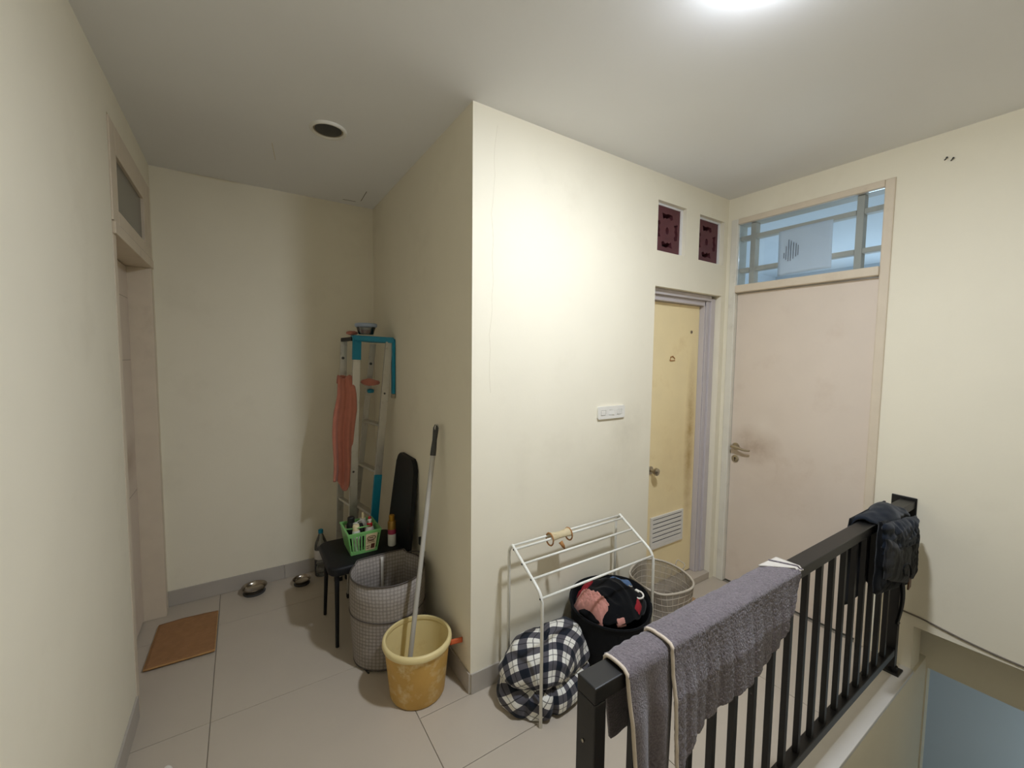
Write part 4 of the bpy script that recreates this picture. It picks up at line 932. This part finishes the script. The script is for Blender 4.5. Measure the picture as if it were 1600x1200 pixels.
obj('cream_rag', sheet(NB(), lambda u, v: Vector((-.293+.045*u+.010*math.sin(v*5)+.012*(1-v), 1.262-.010*math.sin(u*7)+.004*math.sin(v*12), 1.44-.665*v+.02*u)), 10, 40), 'cream_cloth', None, solid=.005)
tag(bpy.data.objects['cream_rag'], 'cream rag hanging beside the coral towel on the ladder', 'rag')
# tub on top
tb = thing('plastic_tub', 'clear food tub with bluish lid on top of the ladder', 'tub', (-.165, 1.27, 1.803))
TC = Vector((-.168, 1.262, 1.806))
b = NB(); lathe(b, [(.045, 0), (.050, .004), (.068, .062), (.066, .062), (.048, .006), (.01, .005)], TC, 32); obj('tub_wall', b, 'clear_plastic', tb, smooth=40)
b = NB(); lathe(b, [(.047, .0065), (.054, .030), (.001, .032)], TC, 28); obj('contents', b, 'pink_cloth', tb, smooth=40)
b = NB(); lathe(b, [(.0665, .050), (.0745, .055), (.0755, .070), (.069, .076), (.001, .073)], TC, 32); obj('lid', b, 'blue_lid', tb, smooth=40)
b = NB(); lobe(b, (-.240, 1.36, 1.818), (.040, .030, .016), (0, 0, .3), 24, 14, .9, .006, 24, 6); tag(obj('orange_sponge', b, 'peach'), 'small orange sponge behind the tub on the ladder top', 'sponge')

# ================================================================== FLOOR THINGS IN THE ALCOVE
def bowl(label, c, R, h):
    t = thing('steel_bowl', label, 'bowl', c, 'steel pet bowls by the alcove wall'); C = Vector(c)
    b = NB(); lathe(b, [(R*.70, 0), (R*.72, .003), (R*.80, h*.6), (R*.92, h), (R, h+.002), (R*1.01, h-.001), (R*.94, h-.006), (R*.78, h*.5), (R*.55, .012), (.001, .010)], C, 36); obj('dish', b, 'dark_steel', t, smooth=50)
    b = NB(); lathe(b, [(R*.70, .001), (R*.86, .001), (R*.88, .006), (R*.76, .012)], C, 36); obj('rubber_ring', b, 'dark_grey', t, smooth=40)
bowl('larger steel bowl left of the other bowl by the back wall', (-.868, 1.590, 0), .078, .045)
bowl('smaller steel bowl nearer the black chair leg', (-.575, 1.540, 0), .060, .038)
wb = thing('water_bottle', 'clear empty plastic water bottle standing by the alcove back wall', 'bottle', (-.435, 1.60, 0))
b = NB(); lathe(b, [(.040, .002), (.046, .010), (.046, .07), (.042, .075), (.046, .08), (.046, .12), (.042, .125), (.046, .13), (.046, .22), (.040, .255), (.016, .315), (.015, .33)], (-.435, 1.60, 0), 28); obj('body', b, 'clear_plastic', wb, smooth=40)
b = NB(); lathe(b, [(.017, .325), (.017, .348), (.014, .351)], (-.435, 1.60, 0), 20, cap1=True); obj('cap', b, 'teal', wb, smooth=40)
b = NB(); lathe(b, [(.0465, .135), (.0465, .205)], (-.435, 1.60, 0), 28, cap0=False); obj('label', b, 'seam_white', wb, smooth=True)
dm = thing('door_mat', 'rectangular brown door mat in front of the left door', 'mat', (-1.22, 1.23, 0))
def mfn(z):
    return lambda u, v: Vector((-1.372+.300*u+.010*v*(1-u), 1.030+.425*v-.012*u+.012*math.sin(u*3)*v, z+.0025*noise.noise(Vector((u*4, v*5, 1)))+.002*(1-v)))
obj('pile', sheet(NB(), mfn(.0095), 20, 26), 'mat_brown', dm, solid=.011)
b = NB(); f = mfn(.010); loop = [f(i/12, 0) for i in range(12)]+[f(1, i/14) for i in range(14)]+[f(1-i/12, 1) for i in range(12)]+[f(0, 1-i/14) for i in range(14)]
tube(b, loop, .0048, 8, closed=True); obj('bound_edge', b, 'mat_edge', dm, smooth=True)
wp = thing('wall_socket', 'small grey socket low on the shaded alcove side wall', 'socket', (-.004, .60, .50))
obj('plate', box(NB(), -.012, -.0005, .575, .640, .49, .605, .003), 'wall', wp)
obj('plug', box(NB(), -.034, -.0125, .592, .622, .525, .570, .004), 'black_plastic', wp)
b = NB(); lobe(b, (-1.188, .283, .014), (.015, .036, .014), (0, 0, .3), 28, 16, .9, .003, 20, 3, .002); tag(obj('white_sandal_tip', b, 'white_plastic'), 'white rounded sandal tip at the lower left edge', 'sandal')
